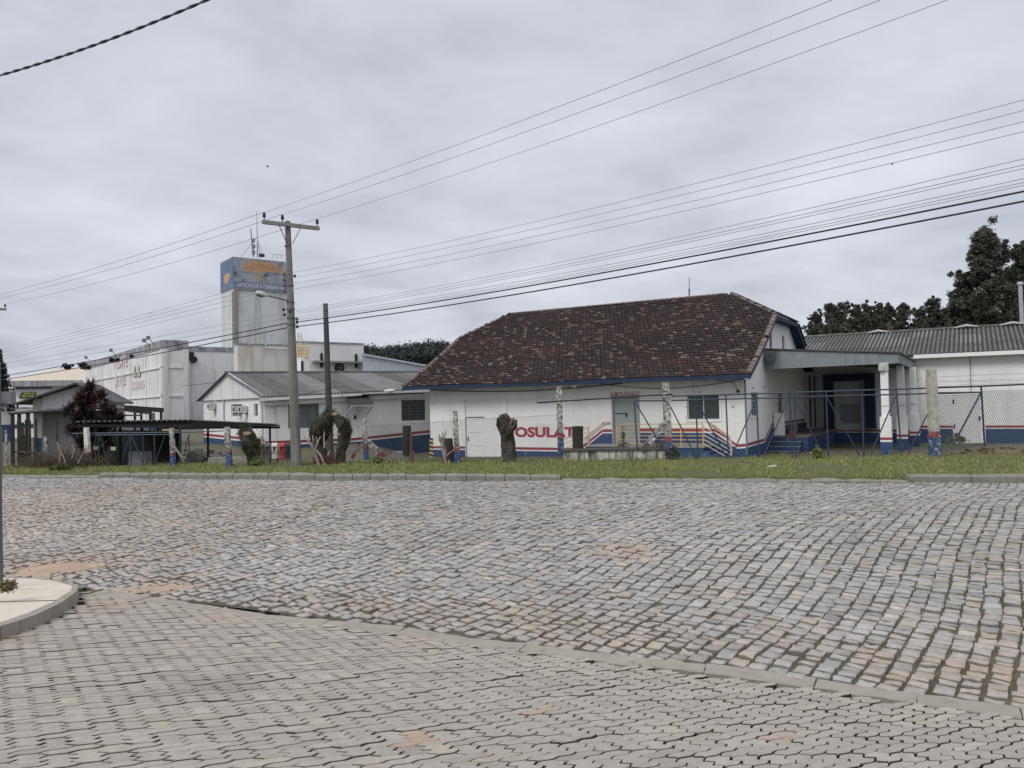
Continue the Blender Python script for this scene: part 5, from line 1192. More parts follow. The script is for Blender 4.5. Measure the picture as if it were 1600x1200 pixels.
def cblock(name, px0, px1, y0, y1, Y, dep, m, label, cat, ztop=None):
    a = at(px0, y1, Y); b = at(px1, y1, Y); z0 = min(a[2], float(zyard(a[0], a[1])))-.1; z1 = float(at((px0+px1)/2, y0, Y)[2]); mb = MB(); N_ = 6
    for k in range(1):
        pts = [V3(a[0], a[1], z0), V3(b[0], b[1], z0), V3(b[0]-.01, b[1], z1-.02), V3(b[0]-.04, b[1], z1), V3(a[0]+.03, a[1], z1+.015), V3(a[0], a[1], z1-.03)]
        mb.prism(pts, V3(.1, dep, 0))
    return mb.build(name, m, label=label, cat=cat)
cblock('concrete_block', 612, 640, 706.5, 725, 25.6, .5, m_conc, 'low grey concrete block with moss, below the dark slab stump', 'block')
cblock('concrete_block', 325, 400, 715, 729, 26.6, .3, m_conc, 'long low concrete footing beside the leaning mossy trunk', 'block')
cblock('concrete_block', 201, 226, 706, 716, 28.6, .4, mat('dirty white block', (.36, .36, .36), .9, (.2, .2, .2), 3, .6), 'white painted block inside the dark carport', 'block')
# ================================================================ FENCE LINE
FD = V3(1, -.106, 0)/np.linalg.norm([1, .106]); FNn = V3(.106, 1, 0)/np.linalg.norm([1, .106]); FP = Plane(V3(0, 25.05, 0), FD, -FNn)
def fpt(px, py, o=0): return onpl(px, py, FP.P0-FNn*o, FNn)
m_stumpb = mat('charred strut', (.05, .045, .04), .95, (.12, .11, .1), 6, .5)
def post(px0, yt, px1, yb, wpx, label, paint=.42, m=m_postw, group='painted concrete fence posts', brace=(), hole=True, bz=None):
    b = onz(px1, yb, 0.0) if bz is None else onz(px1, yb, bz); Y = b[1]; t = at(px0, yt, Y); w_ = wpx*Y/1200/2
    o = thing('fence_post', b, label, 'post', group)
    H = t[2]-b[2]; lean = (t-b)/H; mb = MB(); segs = 14; rings = []
    ang = .12
    for k in range(segs+1):
        s = k/segs; c = b+(t-b)*s-UP*(.25 if k == 0 else 0); ww = w_*(1.06-.14*s); ring = []
        for a, bb in ((-1, -1), (0, -1.0), (1, -1), (1, 0), (1, 1), (0, 1), (-1, 1), (-1, 0)):
            jit = 1+random.uniform(-.07, .07)
            q = (.93 if abs(a)+abs(bb) == 2 else 1.0)
            ring.append(mb.pt(c+(FD*a*q*jit+FNn*bb*q*jit)*ww))
        rings.append(ring)
    for k, (r0, r1) in enumerate(zip(rings, rings[1:])):
        z = H*(k+.5)/segs; mi = 0
        if paint: mi = 1 if z < paint else (2 if z < paint+H/segs*1.0 else 0)
        for j in range(8): mb.f.append([r0[j], r0[(j+1) % 8], r1[(j+1) % 8], r1[j]]); mb.m.append(mi)
    mb.f.append(rings[-1]); mb.m.append(0)
    mb.build('post_body', [m, m_bluep, m_redp], o)
    for (x0, y0, x1, y1, ww) in brace:
        mb = MB(); p0 = at(x0, y0, Y); p1 = at(x1, y1, Y-.05); mb.bar(p0, p0+(p1-p0)*.72, ww); mb.bar(p0+(p1-p0)*.72, p1, ww*.98, m=1); mb.build('brace', [m, m_redp if ww < .15 else m_stumpb], o)
    return o
post(135, 668, 138.5, 729, 7, 'white post with red and blue foot at the left end of the carport gate', .40, m=mat('limewash clean', (.70, .69, .66), .9, (.5, .49, .46), 5, .6))
post(268, 669, 271, 728, 6.5, 'white post with red and blue foot in the middle of the carport', .38)
post(355, 667, 358.5, 730, 8, 'flaking post between the rubble heap and the leaning mossy trunk', .42)
post(569, 654.5, 572.5, 722, 6.8, 'fence post with two splayed braces, right of the twin mossy trunks', .38, brace=((567, 690, 550, 716, .11), (575, 690, 597, 716, .11), (576, 689, 603, 713, .09)))
post(711, 642, 715, 723, 7.6, 'flaking fence post in front of the white loading bay', .40)
post(873, 604.5, 877, 717, 9.5, 'tall flaking fence post between the letters L and A', .62)
post(1039.5, 597.5, 1046, 716, 11.5, 'tall flaking gate post with a diagonal brace, left of the sliding gate', .60, brace=((1038, 662, 1003, 705, .17),))
post(1454.5, 577, 1461, 712.5, 14, 'thick grey topped gate post right of the white canopy columns', .58, m=mat('grey and cream post', (.50, .48, .43), .95, (.25, .24, .21), 3, .5, col3=(.12, .12, .10), s3=6, t3=(.56, .72), bump=.01))
def chain(label, A, B, zt0, zt1, zb=.03, step=.088, r=.0034, rail=None):
    A = np.array(A, float); B = np.array(B, float); L = np.linalg.norm((B-A)[:2]); d = (B-A)/L; d[2] = 0
    o = thing('chain_link_fence', (A+B)/2*V3(1, 1, 0), label, 'fence', 'chain link fence panels')
    mb = MB()
    H = max(zt0, zt1)-zb; n = int((L+H)/step)
    def zt(x): return zt0+(zt1-zt0)*x/L
    for k in range(-int(H/step)-1, int(L/step)+1):
        for sgn in (1, -1):
            x0 = k*step; pts = []
            ss = np.linspace(0, H, 40); xs_ = x0+ss*.92 if sgn > 0 else x0+H*.92-ss*.92; zs_ = zb+ss
            ok = [(x, z) for x, z in zip(xs_, zs_) if 0 <= x <= L and z <= zt(x)]
            if len(ok) < 2: continue
            (xa, za), (xb, zb2) = ok[0], ok[-1]
            p0 = A+d*xa+UP*za; p1 = A+d*xb+UP*zb2; mb.tube([p0*V3(1, 1, 0)+UP*za, p1*V3(1, 1, 0)+UP*zb2], r, 3, cap=False)
    mb.build('wire_mesh', m_chain, o)
    mb = MB(); mb.tube([A*V3(1, 1, 0)+UP*zt0, B*V3(1, 1, 0)+UP*zt1], .006, 4); mb.tube([A*V3(1, 1, 0)+UP*(zb+.1), B*V3(1, 1, 0)+UP*(zb+.1)], .004, 4); mb.build('tension_wire', m_mesh, o)
    return o
def fz(px, py): p = fpt(px, py); return p, float(p[2])
def chainpx(label, px0, px1, y0, y1, o=.0, **k):
    A = fpt(px0, y0, o); B = fpt(px1, y1, o); return chain(label, A, B, float(A[2]), float(B[2]), **k)
chainpx('chain link panel between the braced post and the loading bay post', 575, 711, 666, 657.5, o=-.1)
chainpx('chain link panel in front of the white loading bay and red letters', 717, 873, 657, 648, o=-.1)
chainpx('taller chain link panel in front of the grey green door', 880, 1040, 626.5, 622, o=-.1)
PR0 = onz(1465, 711, 0); PR1 = at(1535, 697, 27.0); PR2 = at(1640, 690, 30.5)
chain('chain link panel in the open right hand gate leaf', PR0*V3(1, 1, 0), PR1*V3(1, 1, 0), float(at(1465, 616, PR0[1])[2]), float(at(1533, 614, 27)[2]), step=.15, r=.0052)
chain('chain link panel at the right edge in front of the annex', PR1*V3(1, 1, 0), PR2*V3(1, 1, 0), float(at(1540, 611, 27)[2]), float(at(1640, 608, 30.5)[2]), step=.15, r=.0052)
# black pipe along the tall panel
mb = MB(); P = [fpt(px, 629-(px-839)*13/211+random.uniform(-.4, .4), .06) for px in np.linspace(839, 1051, 14)]
mb.tube(P, [.022+.008*random.random() for _ in P], 6); mb.build('top_pipe', m_black, label='crooked black pipe along the top of the door side fence', cat='pipe')
mb = MB(); P = [at(1463, 605.5, PR0[1]), at(1533, 603.5, 27), at(1660, 598, 31)]; mb.tube(P, .035, 6); mb.build('top_pipe', m_black, label='black pipe above the right hand chain link fence', cat='pipe')
# barbed wires right
for k, dy in enumerate((16, 8)):
    mb = MB(); mb.tube([at(1466, 603.5-dy*.9, PR0[1]), at(1533, 602-dy, 27), at(1660, 597-dy, 31)], .005, 4); mb.build('barbed_wire', m_mesh, label=('upper' if k == 0 else 'lower')+' thin barbed wire above the right hand fence pipe', cat='wire')
def tb(mb, a, b, r=.03): mb.tube([a, b], r, 7)
def gate(label, rails, ups, diags, loc, r=.024, oo=.0, g='blue tube gates'):
    o = thing('tube_gate', loc*V3(1, 1, 0), label, 'gate', g)
    for q in rails:
        mb = MB(); mb.tube([fpt(q[0], q[1], oo), fpt(q[2], q[3], oo)], r, 7); mb.build('rail', m_iron, o)
    for q in ups:
        mb = MB(); b = fpt(q[2], q[3], oo); b[2] = max(b[2], -.1); mb.tube([fpt(q[0], q[1], oo), b], r, 7); mb.build('upright', m_iron, o)
    for q in diags:
        mb = MB(); mb.tube([fpt(q[0], q[1], oo), fpt(q[2], q[3], oo)], r*.85, 7); mb.build('brace', m_iron, o)
    return o
gate('blue tube gate leaf in front of the yellow rails and the end of the warehouse', [(1049, 619, 1234, 613.6), (1049, 625.7, 1234, 621)], [(1087, 617.5, 1091, 720), (1134, 616, 1138.5, 721), (1181.5, 615, 1186.6, 721), (1233.5, 612.5, 1238, 723)],
     [(1048, 636, 1090, 719), (1087, 623, 1138, 720), (1181, 626, 1140, 721), (1232, 622, 1190, 721)], fpt(1140, 722), oo=-.05)
gate('blue tube gate leaf in front of the dark loading bay', [(1238, 613.5, 1447, 606.5), (1238, 620.6, 1447, 615)], [(1241, 612, 1244, 723), (1290.5, 610, 1295, 723), (1347, 611, 1350, 721), (1400.5, 607, 1409, 716)],
     [(1242, 624, 1292, 721), (1292, 621, 1347, 719), (1399, 620, 1360, 711), (1450, 645, 1415, 717)], fpt(1340, 720), oo=-.05)
gate('single blue tube leaf hung on the fence left of the braced gate post', [(991, 626, 1040, 626)], [(991, 626, 996, 702)], [(994, 631, 1038, 704)], fpt(1000, 710), oo=.08)
o = thing('tube_gate', PR0*V3(1, 1, 0), 'open blue gate leaf standing beside the thick gate post', 'gate', 'blue tube gates')
for nm_, a, b in (('rail', at(1465, 614, PR0[1]), at(1533, 613, 26.95)), ('upright', at(1533, 603.5, 26.95), at(1538.5, 697.5, 26.95)), ('brace', at(1532, 615, 26.95), at(1490, 694, PR0[1]+1.3))):
    mb = MB(); mb.tube([a, b], .032, 7); mb.build(nm_, m_iron, o)
mb = MB(); q = fpt(1238, 680, -.1); mb.box(q, (.09, .07, .12)); mb.tube([q+UP*.12, q+UP*.35, q+UP*.1+V3(.05, 0, 0)], .015, 5); mb.build('gate_lock', mat('rusty lock box', (.06, .03, .025), .8), label='rusty lock box where the two blue gate leaves meet', cat='lock')
# gates under the carport on the left
gate('long low blue gate with cross braces at the front of the carport', [(112, 677.5, 268, 675.5), (142, 680, 266, 679)], [(154, 678, 155, 726), (203, 672, 205, 727), (223, 676, 224, 727), (241, 678, 242, 727)], [(158, 684, 167, 721), (202, 684, 190, 722), (206, 682, 222, 722), (257, 682, 243, 722)], fpt(205, 727), r=.022, oo=-.05)
gate('short blue gate leaf between the carport post and the rubble', [(272, 676, 355, 673)], [(295, 678, 296, 723), (281, 666, 283, 724)], [(294, 682, 286, 716), (275, 697, 288, 722)], fpt(310, 727), r=.02, oo=-.05)
m_py = mat('small yellow plate', (.42, .38, .20), .8)
for px, py, lb in ((149.5, 700, 'small yellow notice plate on the carport gate beside the white post'), (177, 701, 'dull yellow notice plate second on the carport gate')):
    q = fpt(px, py, -.12); mb = MB(); mb.box(q, (.085, .01, .06), (FD, FNn, UP)); mb.build('notice_plate', m_py, label=lb, cat='plate')
# stained low wall
lw = [fpt(881, 723), fpt(1040, 722)]
mb = MB(); A, B = lw[0]*V3(1, 1, 0), lw[1]*V3(1, 1, 0); zt_ = float(fpt(960, 702.5)[2]); mb.prism([A-UP*.2, B-UP*.2, B+UP*(zt_-.04), A+UP*(zt_-.04)], FNn*.5)
lwo = mb.build('low_wall', m_lime, label='low white wall with black mould streaks below the door side fence', cat='wall')
mb = MB(); mb.prism([A-FD*.03-FNn*.04+UP*(zt_-.035), B+FD*.03-FNn*.04+UP*(zt_-.035), B+FD*.03-FNn*.04+UP*(zt_+.03), A-FD*.03-FNn*.04+UP*(zt_+.03)], FNn*.6); mb.build('coping', m_stumpb, lwo)
# wooden stakes at far left
for i, (px, yt, yb, ln_) in enumerate(((2, 668, 722, .05), (10, 672, 722, .05), (29, 657, 716, .04), (32.5, 655, 716, .04), (37, 660, 717, .05), (41, 656, 716, .04), (47, 657, 718, .05), (72, 682, 722, .07), (89, 656, 718, .04), (57, 653, 705, .05), (92, 690, 725, .06))):
    b = at(px, yb, 27.5); b[2] = -.15; t = at(px-random.uniform(.5, 1.5), yt, 27.5); mb = MB(); mb.tube([b, (b+t)/2+V3(random.uniform(-.02, .02), 0, 0), t], [ln_, ln_*.9, ln_*.8], 6)
    mb.build('fence_stake', m_postw if px in (72, 92, 10) else m_bark if px % 2 else m_conc, label=f'{["leftmost thin stake at the photo edge","pale stake second from the left edge","first dark stake under the porch","second dark stake under the porch","grey stake in the middle under the porch","thin stake beside the porch post","rightmost stake under the porch","short white post before the gatehouse","tall thin pole before the grey gatehouse wall","dark leaning stake before the cream wall","short stump post beside the dead bush"][i]}', cat='stake', group='old stakes at the left')
mb = MB(); mb.tube([at(20, 706, 27.4), at(70, 708, 27.4)], .04, 6); mb.build('lower_board', m_bark, label='dark low board across the stakes at the left', cat='board')
# ================================================================ UTILITY POLES AND WIRES
LDIR = V3(-.756, .655, 0); XDIR = V3(.655, .756, 0)
def upole(base, top, label, lamp=True):
    o = thing('utility_pole', base, label, 'utility pole', 'utility poles')
    mb = MB(); n = 9; mb.tube([base+(top-base)*k/n-(UP*.3 if k == 0 else 0) for k in range(n+1)], [.168-.080*k/n for k in range(n+1)], 18); mb.build('pole', m_polec, o, smooth=False)
    c = top-UP*.14
    mb = MB(); XA = V3(.82, .57, 0)/np.linalg.norm([.82, .57]); LA = V3(-XA[1], XA[0], 0); mb.box(c-LDIR*.12+XA*.05, (.95, .05, .06), (XA, LA, UP)); ar = mb.build('crossarm', m_conc, o)
    for s in (-1, 1):
        mb = MB(); mb.bar(c-LDIR*.13+XA*s*.36-UP*.05, c-UP*.6+XA*s*.09-LDIR*.1, .022); mb.build('arm_brace', m_mesh, ar)
    tops = []
    for s in (-.83, -.24, .93):
        q = c-LDIR*.12+XA*s+UP*.06; mb = MB(); mb.tube([q, q+UP*.08, q+UP*.1, q+UP*.16, q+UP*.17, q+UP*.22, q+UP*.25], [.015, .018, .05, .058, .04, .048, .025], 10); mb.build('insulator', m_ins, ar); tops.append(q+UP*.26)
    for z in (.92,): mb = MB(); mb.tube([c-UP*.7, c-UP*.66], .115, 12); mb.build('clamp', m_mesh, o)
    return o, tops
pb = onz(463, 727, 0.0); pt = at(449.5, 346, pb[1])
po, tops = upole(pb, pt, 'tall round concrete utility pole with crossarm and street lamp, left of the office door')
def onpole(py): 
    t = (727-py)/(727-346); return pb+(pt-pb)*t
pb2 = at(-22, 700, 43.2); pb2[2] = -.3; pt2 = at(-24, 478.5, 43.2)
po2, tops2 = upole(pb2, pt2, 'far utility pole cut by the left edge, only its crossarm in view')
lfs = []
for py in (430, 438, 447, 455.5):
    c = onpole(py)-V3(.16, .08, 0); mb = MB(); mb.tube([c-UP*.04, c-UP*.02, c+UP*.02, c+UP*.04], [.035, .05, .05, .035], 8); mb.build('insulator', m_ins, po); lfs.append(c-V3(0, .05, 0))
mb = MB(); c = onpole(442)-V3(.13, .1, 0); mb.bar(c-UP*.33, c+UP*.32, .03, .03); mb.build('insulator_rack', m_mesh, po)
for py, s in ((433, .2), (485, -.2), (487.5, .0), (493, -.18), (500, .22), (505, .22), (512, .22)):
    c = onpole(py)+V3(s, -.12, 0); mb = MB(); mb.tube([c-UP*.05, c, c+UP*.05], [.03, .055, .03], 8); mb.build('insulator', m_ins, po)
for py in (447, 473, 484, 498, 508):
    c = onpole(py); mb = MB(); mb.tube([c-UP*.02, c+UP*.02], .19-.085*(727-py)/381+.0, 14); mb.build('clamp', m_mesh, po)
# street lamp
lo = thing('street_lamp', onpole(471), 'street lamp head on a thin arm fixed to the utility pole', 'street lamp')
mb = MB(); c0 = onpole(471)-V3(.05, .1, 0); c1 = at(416, 461.5, pb[1]-.6); mb.tube([c0, c1], .025, 7); mb.build('arm', m_mesh, lo)
d_ = (c1-c0)/np.linalg.norm(c1-c0); mb = MB(); mb.tube([c1-d_*.05, c1+d_*.05, c1+d_*.15+UP*.01, c1+d_*.3+UP*.01, c1+d_*.36], [.03, .06, .085, .07, .03], 10); mb.build('lamp_head', m_lampm, lo)
mb = MB(); mb.tube([c1+d_*.12-UP*.05, c1+d_*.32-UP*.045], .05, 8); mb.build('lamp_lens', m_glass, lo)
# second, shorter dark pole
sp0 = at(516.5, 705, 30.5); sp0[2] = -.45; sp1 = at(508.5, 474.5, 30.5)
mb = MB(); mb.tube([sp0, (sp0+sp1)/2, sp1], [.145, .12, .095], 14); mb.build('old_pole', mat('dark weathered pole', (.085, .085, .085), .95, (.04, .04, .04), 4, .6, bump=.01), label='shorter bare dark pole right of the utility pole', cat='pole')
def wire(pts, label, r, m, sag=.0, group='overhead wires'):
    P = []
    for a, b in zip(pts, pts[1:]):
        a = np.array(a); b = np.array(b); L = np.linalg.norm(b-a); sg = sag*(L/20)**2
        P += [a+(b-a)*t-UP*sg*4*t*(1-t) for t in np.linspace(0, 1, 13)[:-1]]
    P.append(np.array(pts[-1])); mb = MB(); mb.tube(P, r, 5, cap=False)
    return mb.build('power_line', m, label=label, cat='wire', group=group, smooth=True)
def ext(a, b, f): return a+(b-a)*f
hv = [((1300, 0), (800, 205)), ((1375, 0), (800, 243)), ((1480, 0), (800, 269))]
nm3 = ('left', 'middle', 'right')
for k in range(3):
    T = tops[k]; E = onz(*hv[k][0], float(T[2])-.0); E2 = ext(T, E, 1.25)
    wire([ext(T, tops2[k], 1.0), T], f'bare wire from the {nm3[k]} insulator of the crossarm to the far pole at left', .009, m_wire, .10)
    # fit the sag so that the span leaves the frame where it does in the photo
    P = []
    for t in np.linspace(0, 1.3, 26): P.append(T+(E-T)*t-UP*.22*4*t*(1-t)*.5)
    mb = MB(); mb.tube(P, .0065, 5, cap=False); mb.build('power_line', m_wire, label=f'bare wire from the {nm3[k]} insulator of the crossarm rising to the top right', cat='wire', group='overhead wires', smooth=True)
def thru(pp, z0, z1, ext_=1.35):
    """curve through pole point and two picture points whose heights are z0 (far) and z1"""
    return pp
lv = [(430, 186.5, 156), (438, 203, 172.5), (447, 220, 190), (455.5, 234.5, 205.5), (486, 276.5, 248), (489, 286, 257.5), (492, 288.5, 263), (497, 303.5, 279), (500, 310, 285), (502, 315, 289.5), (505, 325, 299), (512, 338, 314.5)]
lw_ = [522, 526.5, 531, 536, None, 551, None, 559, None, None, 570, 577]
lx0 = [545, 550, 556, 561, None, 567.5, None, 574, None, None, 586.5, 591]
ordn = ['first', 'second', 'third', 'fourth', 'fifth', 'sixth', 'seventh', 'eighth', 'ninth', 'tenth', 'eleventh', 'twelfth']
for k, (py, y1, y2) in enumerate(lv):
    T = onpole(py)+(V3(-.2, -.12, 0) if k < 4 else V3(.2, -.15, 0)); thick = k > 9
    zz = float(T[2]); A = onz(1480, y1, zz-.02); B = onz(1600, y2, zz)
    # quadratic through T, A, B in space
    tA = np.linalg.norm((A-T)[:2]); tB = np.linalg.norm((B-T)[:2]); D = (B-T)[:2]/tB; P = []
    mid = at(1000, 0, 1)
    for s in np.linspace(0, tB*1.35, 26): P.append(V3(T[0]+D[0]*s, T[1]+D[1]*s, zz-(.16 if not thick else .13)*4*(s/tB)*(1-s/tB)))
    mb = MB(); mb.tube(P, .015 if thick else .0055, 6, cap=False)
    mb.build('cable' if thick else 'power_line', m_cable if thick else m_wire, label=(f'{"upper" if k == 10 else "lower"} thick black cable running right from the utility pole' if thick else f'{ordn[k]} thin wire down, running right from the side of the utility pole'), cat='cable' if thick else 'wire', group='overhead wires', smooth=True)
    if lx0[k]:
        T2 = onpole(py)+V3(-.16, .1, 0); Lp = onz(140, lw_[k], zz-.12) if False else None
        q0 = at(0, lx0[k]+1.0, 41); q1 = at(140, lw_[k], 36)
        E = q0+(q0-T2)*.12
        tt_ = np.linalg.norm((q1-T2)[:2])/np.linalg.norm((E-T2)[:2]); zl = T2[2]+(E[2]-T2[2])*tt_; sg = (zl-q1[2])/(4*tt_*(1-tt_))
        sg = max(min(sg, .7), .02); P = [T2+(E-T2)*t-UP*sg*4*t*(1-t) for t in np.linspace(0, 1, 24)]
        mb = MB(); mb.tube(P, .018 if thick else .007, 5, cap=False)
        mb.build('cable' if thick else 'power_line', m_cable if thick else m_wire, label=(f'{"upper" if k == 10 else "lower"} thick black cable running left past the cold store' if thick else f'{ordn[k]} thin wire down, running left from the side of the utility pole'), cat='cable' if thick else 'wire', group='overhead wires', smooth=True)
# twisted cable overhead, top left
A = at(-60, 133, 9.6); B = at(0, 107, 9.2); E = at(310, 0, 7.8); E2 = at(420, -44, 7.35)
def bez(t): 
    p = A+(E2-A)*t; return p-UP*.10*4*t*(1-t)
mb = MB(); n = 260
for ph in (0, math.pi):
    P = []
    for k in range(n+1):
        t = k/n; c = bez(t); th = ph+t*2*math.pi*13; P.append(c+V3(.008*math.cos(th)*.4, .008*math.cos(th), .008*math.sin(th)))
    mb.tube(P, .0088, 6, cap=False)
mb.build('twisted_cable', mat('grey twisted cable', (.07, .08, .095), .5), label='thick twisted cable crossing the top left of the sky', cat='cable', smooth=True)
# thin service wires by the office
wire([at(283, 603, 40), at(342, 597, 36)], 'thin service wire reaching the office gable', .012, m_cable, .05)
wire([at(466, 618, 27), at(532, 603, 32), at(560, 612, 36)], 'thin service wire from the utility pole over the office roof', .010, m_cable, .05)
wire([at(565, 617, 33), at(640, 614.5, 33.5), at(663, 614, 34)], 'dark service cable bundle at the office eave', .04, m_cable, .02)
mb = MB(); q = at(609, 611, 33); mb.tube([q-V3(.25, 0, 0), q, q+V3(.22, 0, .03)], [.04, .1, .05], 7); mb.build('cable_junction', m_lampm, label='pale junction box on the cable at the office eave', cat='junction box')
# ================================================================ PLANTS
def leafcloud(cs, size, per, colf, squash=1.0, r3=.5):
    """cs: list of (centre, radius, shade) -> quads"""
    V, Cc = [], []
    for c, r, sh in cs:
        n = per; d = rng.normal(0, 1, (n, 3)); d /= np.linalg.norm(d, axis=1)[:, None]; rr = r*rng.random(n)**r3; p = np.array(c)+np.clip(rng.normal(0, .52, (n, 3)), -1.25, 1.25)*r*V3(1, 1, squash)
        a = rng.normal(0, 1, (n, 3)); a /= np.linalg.norm(a, axis=1)[:, None]; b = np.cross(a, rng.normal(0, 1, (n, 3))); b /= np.linalg.norm(b, axis=1)[:, None]
        s = size*rng.uniform(.5, 1.3, n)[:, None]
        V.append(np.stack([p-a*s, p+b*s*.45, p+a*s, p-b*s*.45], 1)); Cc.append(np.repeat((colf(n)*sh)[:, None, :], 4, 1))
    V = np.concatenate(V).reshape(-1, 3); Cc = np.concatenate(Cc).reshape(-1, 3); f = np.arange(len(V)).reshape(-1, 4)
    return V, f, Cc
m_trunk = mat('eucalyptus bark', (.16, .14, .12), .95, (.07, .06, .055), 3, .6)
def tree(px, ytop, wpx, Y, label, base_y=530, seed=0, dens=1.0, lo=.35, cat='tree', group='eucalyptus trees beyond the annex', col=(.054, .066, .050), shape='euc', name='eucalyptus_tree', leaf=.30):
    rs = random.Random(seed); base = at(px, 620, Y); base[2] = -.5; top = at(px, ytop, Y); H = top[2]-base[2]; Rr = wpx*Y/1200/2
    o = thing(name, base, label, cat, group)
    mb = MB(); mb.tube([base, base+UP*H*.5+V3(rs.uniform(-.3, .3), 0, 0), base+UP*H*.93+V3(rs.uniform(-.5, .5), 0, 0)], [.28, .18, .04], 7)
    cs = []
    nb = int(44*dens)
    for k in range(nb):
        t = lo+(1-lo)*((k+.5)/nb); env = {'euc': math.sin(min(.97, (t-lo)/(1-lo)*.80+.20)*math.pi)**.7*1.1, 'cone': (1-(t-lo)/(1-lo))**.7+.05}[shape]
        a = rs.uniform(0, 6.28); rr = Rr*env*rs.uniform(.2, .9); c = base+V3(rr*math.cos(a), rr*math.sin(a), H*t*.96)
        st = base+UP*H*(t-.14); mb.tube([st, (st+c)/2+UP*.2, c], [.09, .06, .025], 5)
        cs.append((c, Rr*rs.uniform(.14, .24), rs.uniform(.6, 1.2)))
        for j in range(3): cs.append((c+V3(rs.gauss(0, .3), rs.gauss(0, .3), rs.gauss(.12, .3))*Rr*.6, Rr*rs.uniform(.07, .15), rs.uniform(.6, 1.5)))
    mb.build('trunk', m_trunk, o)
    V, f, Cc = leafcloud(cs, leaf*.46, int(130*min(dens, 1.3)), lambda n: np.array(col)*rng.uniform(.6, 1.5, (n, 1))*np.stack([rng.uniform(.9, 1.25, n), np.ones(n), rng.uniform(.8, 1.1, n)], 1), .9)
    mesh_obj('crown', V, f, m_leaf, o, cols=Cc); return o
tl = [(1278, 484, 24), (1302, 471, 30), (1323, 467, 26), (1345, 472, 26), (1358, 468, 22), (1376, 470, 22), (1393, 470, 24), (1417, 469, 28), (1440, 478, 26), (1461, 462, 30), (1484, 478, 30)]
tlb = ['leftmost low eucalyptus just right of the warehouse gable', 'second eucalyptus from the gable in the tree row', 'slender eucalyptus third from the gable', 'eucalyptus fourth from the gable with open lower branches', 'narrow eucalyptus fifth from the gable', 'eucalyptus sixth from the gable above the annex roof', 'eucalyptus seventh from the gable above the annex roof', 'broad eucalyptus eighth from the gable', 'low eucalyptus ninth from the gable', 'taller eucalyptus tenth from the gable', 'eucalyptus touching the left side of the tallest tree']
for i, (px, yt, wx) in enumerate(tl): tree(px, yt, wx*1.5, 84+(i % 3)*3, tlb[i], seed=i+3, lo=.58, dens=.9, leaf=.24)
tree(1549, 357, 92, 70, 'tallest dark eucalyptus behind the annex roof', seed=31, dens=2.2, lo=.36, leaf=.27); tree(1515, 425, 62, 72, 'dark eucalyptus forming the left shoulder of the tallest tree', seed=33, dens=1.6, lo=.40, leaf=.27)
tree(1606, 374, 62, 74, 'dark eucalyptus cut by the right edge', seed=35, dens=1.8, lo=.45, leaf=.27); tree(1575, 470, 60, 76, 'low dark eucalyptus between the two tallest trees', seed=36, dens=1.1, lo=.38, leaf=.27)
# undergrowth behind the annex
V, f, Cc = leafcloud([(at(px+random.uniform(-3, 3), 521+random.uniform(-4, 8), 88), random.uniform(.7, 1.3), random.uniform(.7, 1.3)) for px in range(1270, 1640, 6)], .3, 90, lambda n: V3(.034, .044, .03)*rng.uniform(.6, 1.5, (n, 1)))
mesh_obj('undergrowth', V, f, m_leaf, cols=Cc, kind='stuff')
# distant wooded hill
m_hill = mat('hill ground', (.04, .05, .035), 1)
mb = MB(); hp = [(540, 600), (560, 550), (600, 552), (630, 549), (660, 545), (690, 543), (730, 556), (800, 600)]
row0 = [at(px, py+4, 300) for px, py in hp]; 
for a, b in zip(row0, row0[1:]): mb.poly([(a[0], a[1]-60, -1), (b[0], b[1]-60, -1), b, a]); mb.poly([a, b, (b[0], b[1]+90, -1), (a[0], a[1]+90, -1)])
mb.build('hill', m_hill, kind='structure')
cs = []
for px in np.arange(560, 722, 2.2):
    yb = np.interp(px, [p[0] for p in hp], [p[1] for p in hp])
    for _ in range(4): cs.append((at(px+random.uniform(-2, 2), yb-random.uniform(0, 4.5)+(_*5), 298-_*6), random.uniform(1.4, 2.8), random.uniform(.7, 1.3)))
V, f, Cc = leafcloud(cs, .5, 90, lambda n: V3(.040, .052, .044)*rng.uniform(.6, 1.4, (n, 1)))
mesh_obj('wood', V, f, m_leaf, cols=Cc, kind='stuff')
# layered conifer at the left edge
o = thing('conifer_tree', at(-4, 620, 52)*V3(1, 1, 0), 'dark layered conifer cut by the left edge', 'tree')
mb = MB(); b_ = at(-4, 700, 52); t_ = at(-3, 542, 52); mb.tube([b_, t_], [.25, .04], 8); mb.build('trunk', m_trunk, o); cs = []
for k in range(15):
    py = 552+k*6.5; r = (3+k*1.7)
    for a in np.arange(0, 6.28, .55):
        q = at(-4, py, 52); ll = r*52/1200*random.uniform(.7, 1.1)
        for s in np.linspace(.3, 1, 5): cs.append((q+V3(math.cos(a)*ll*s, math.sin(a)*ll*s, -.06*s*ll+.14*s**3), .13, random.uniform(.6, 1.2)))
V, f, Cc = leafcloud(cs, .10, 16, lambda n: V3(.022, .032, .024)*rng.uniform(.6, 1.5, (n, 1))); mesh_obj('crown', V, f, m_leaf, o, cols=Cc)
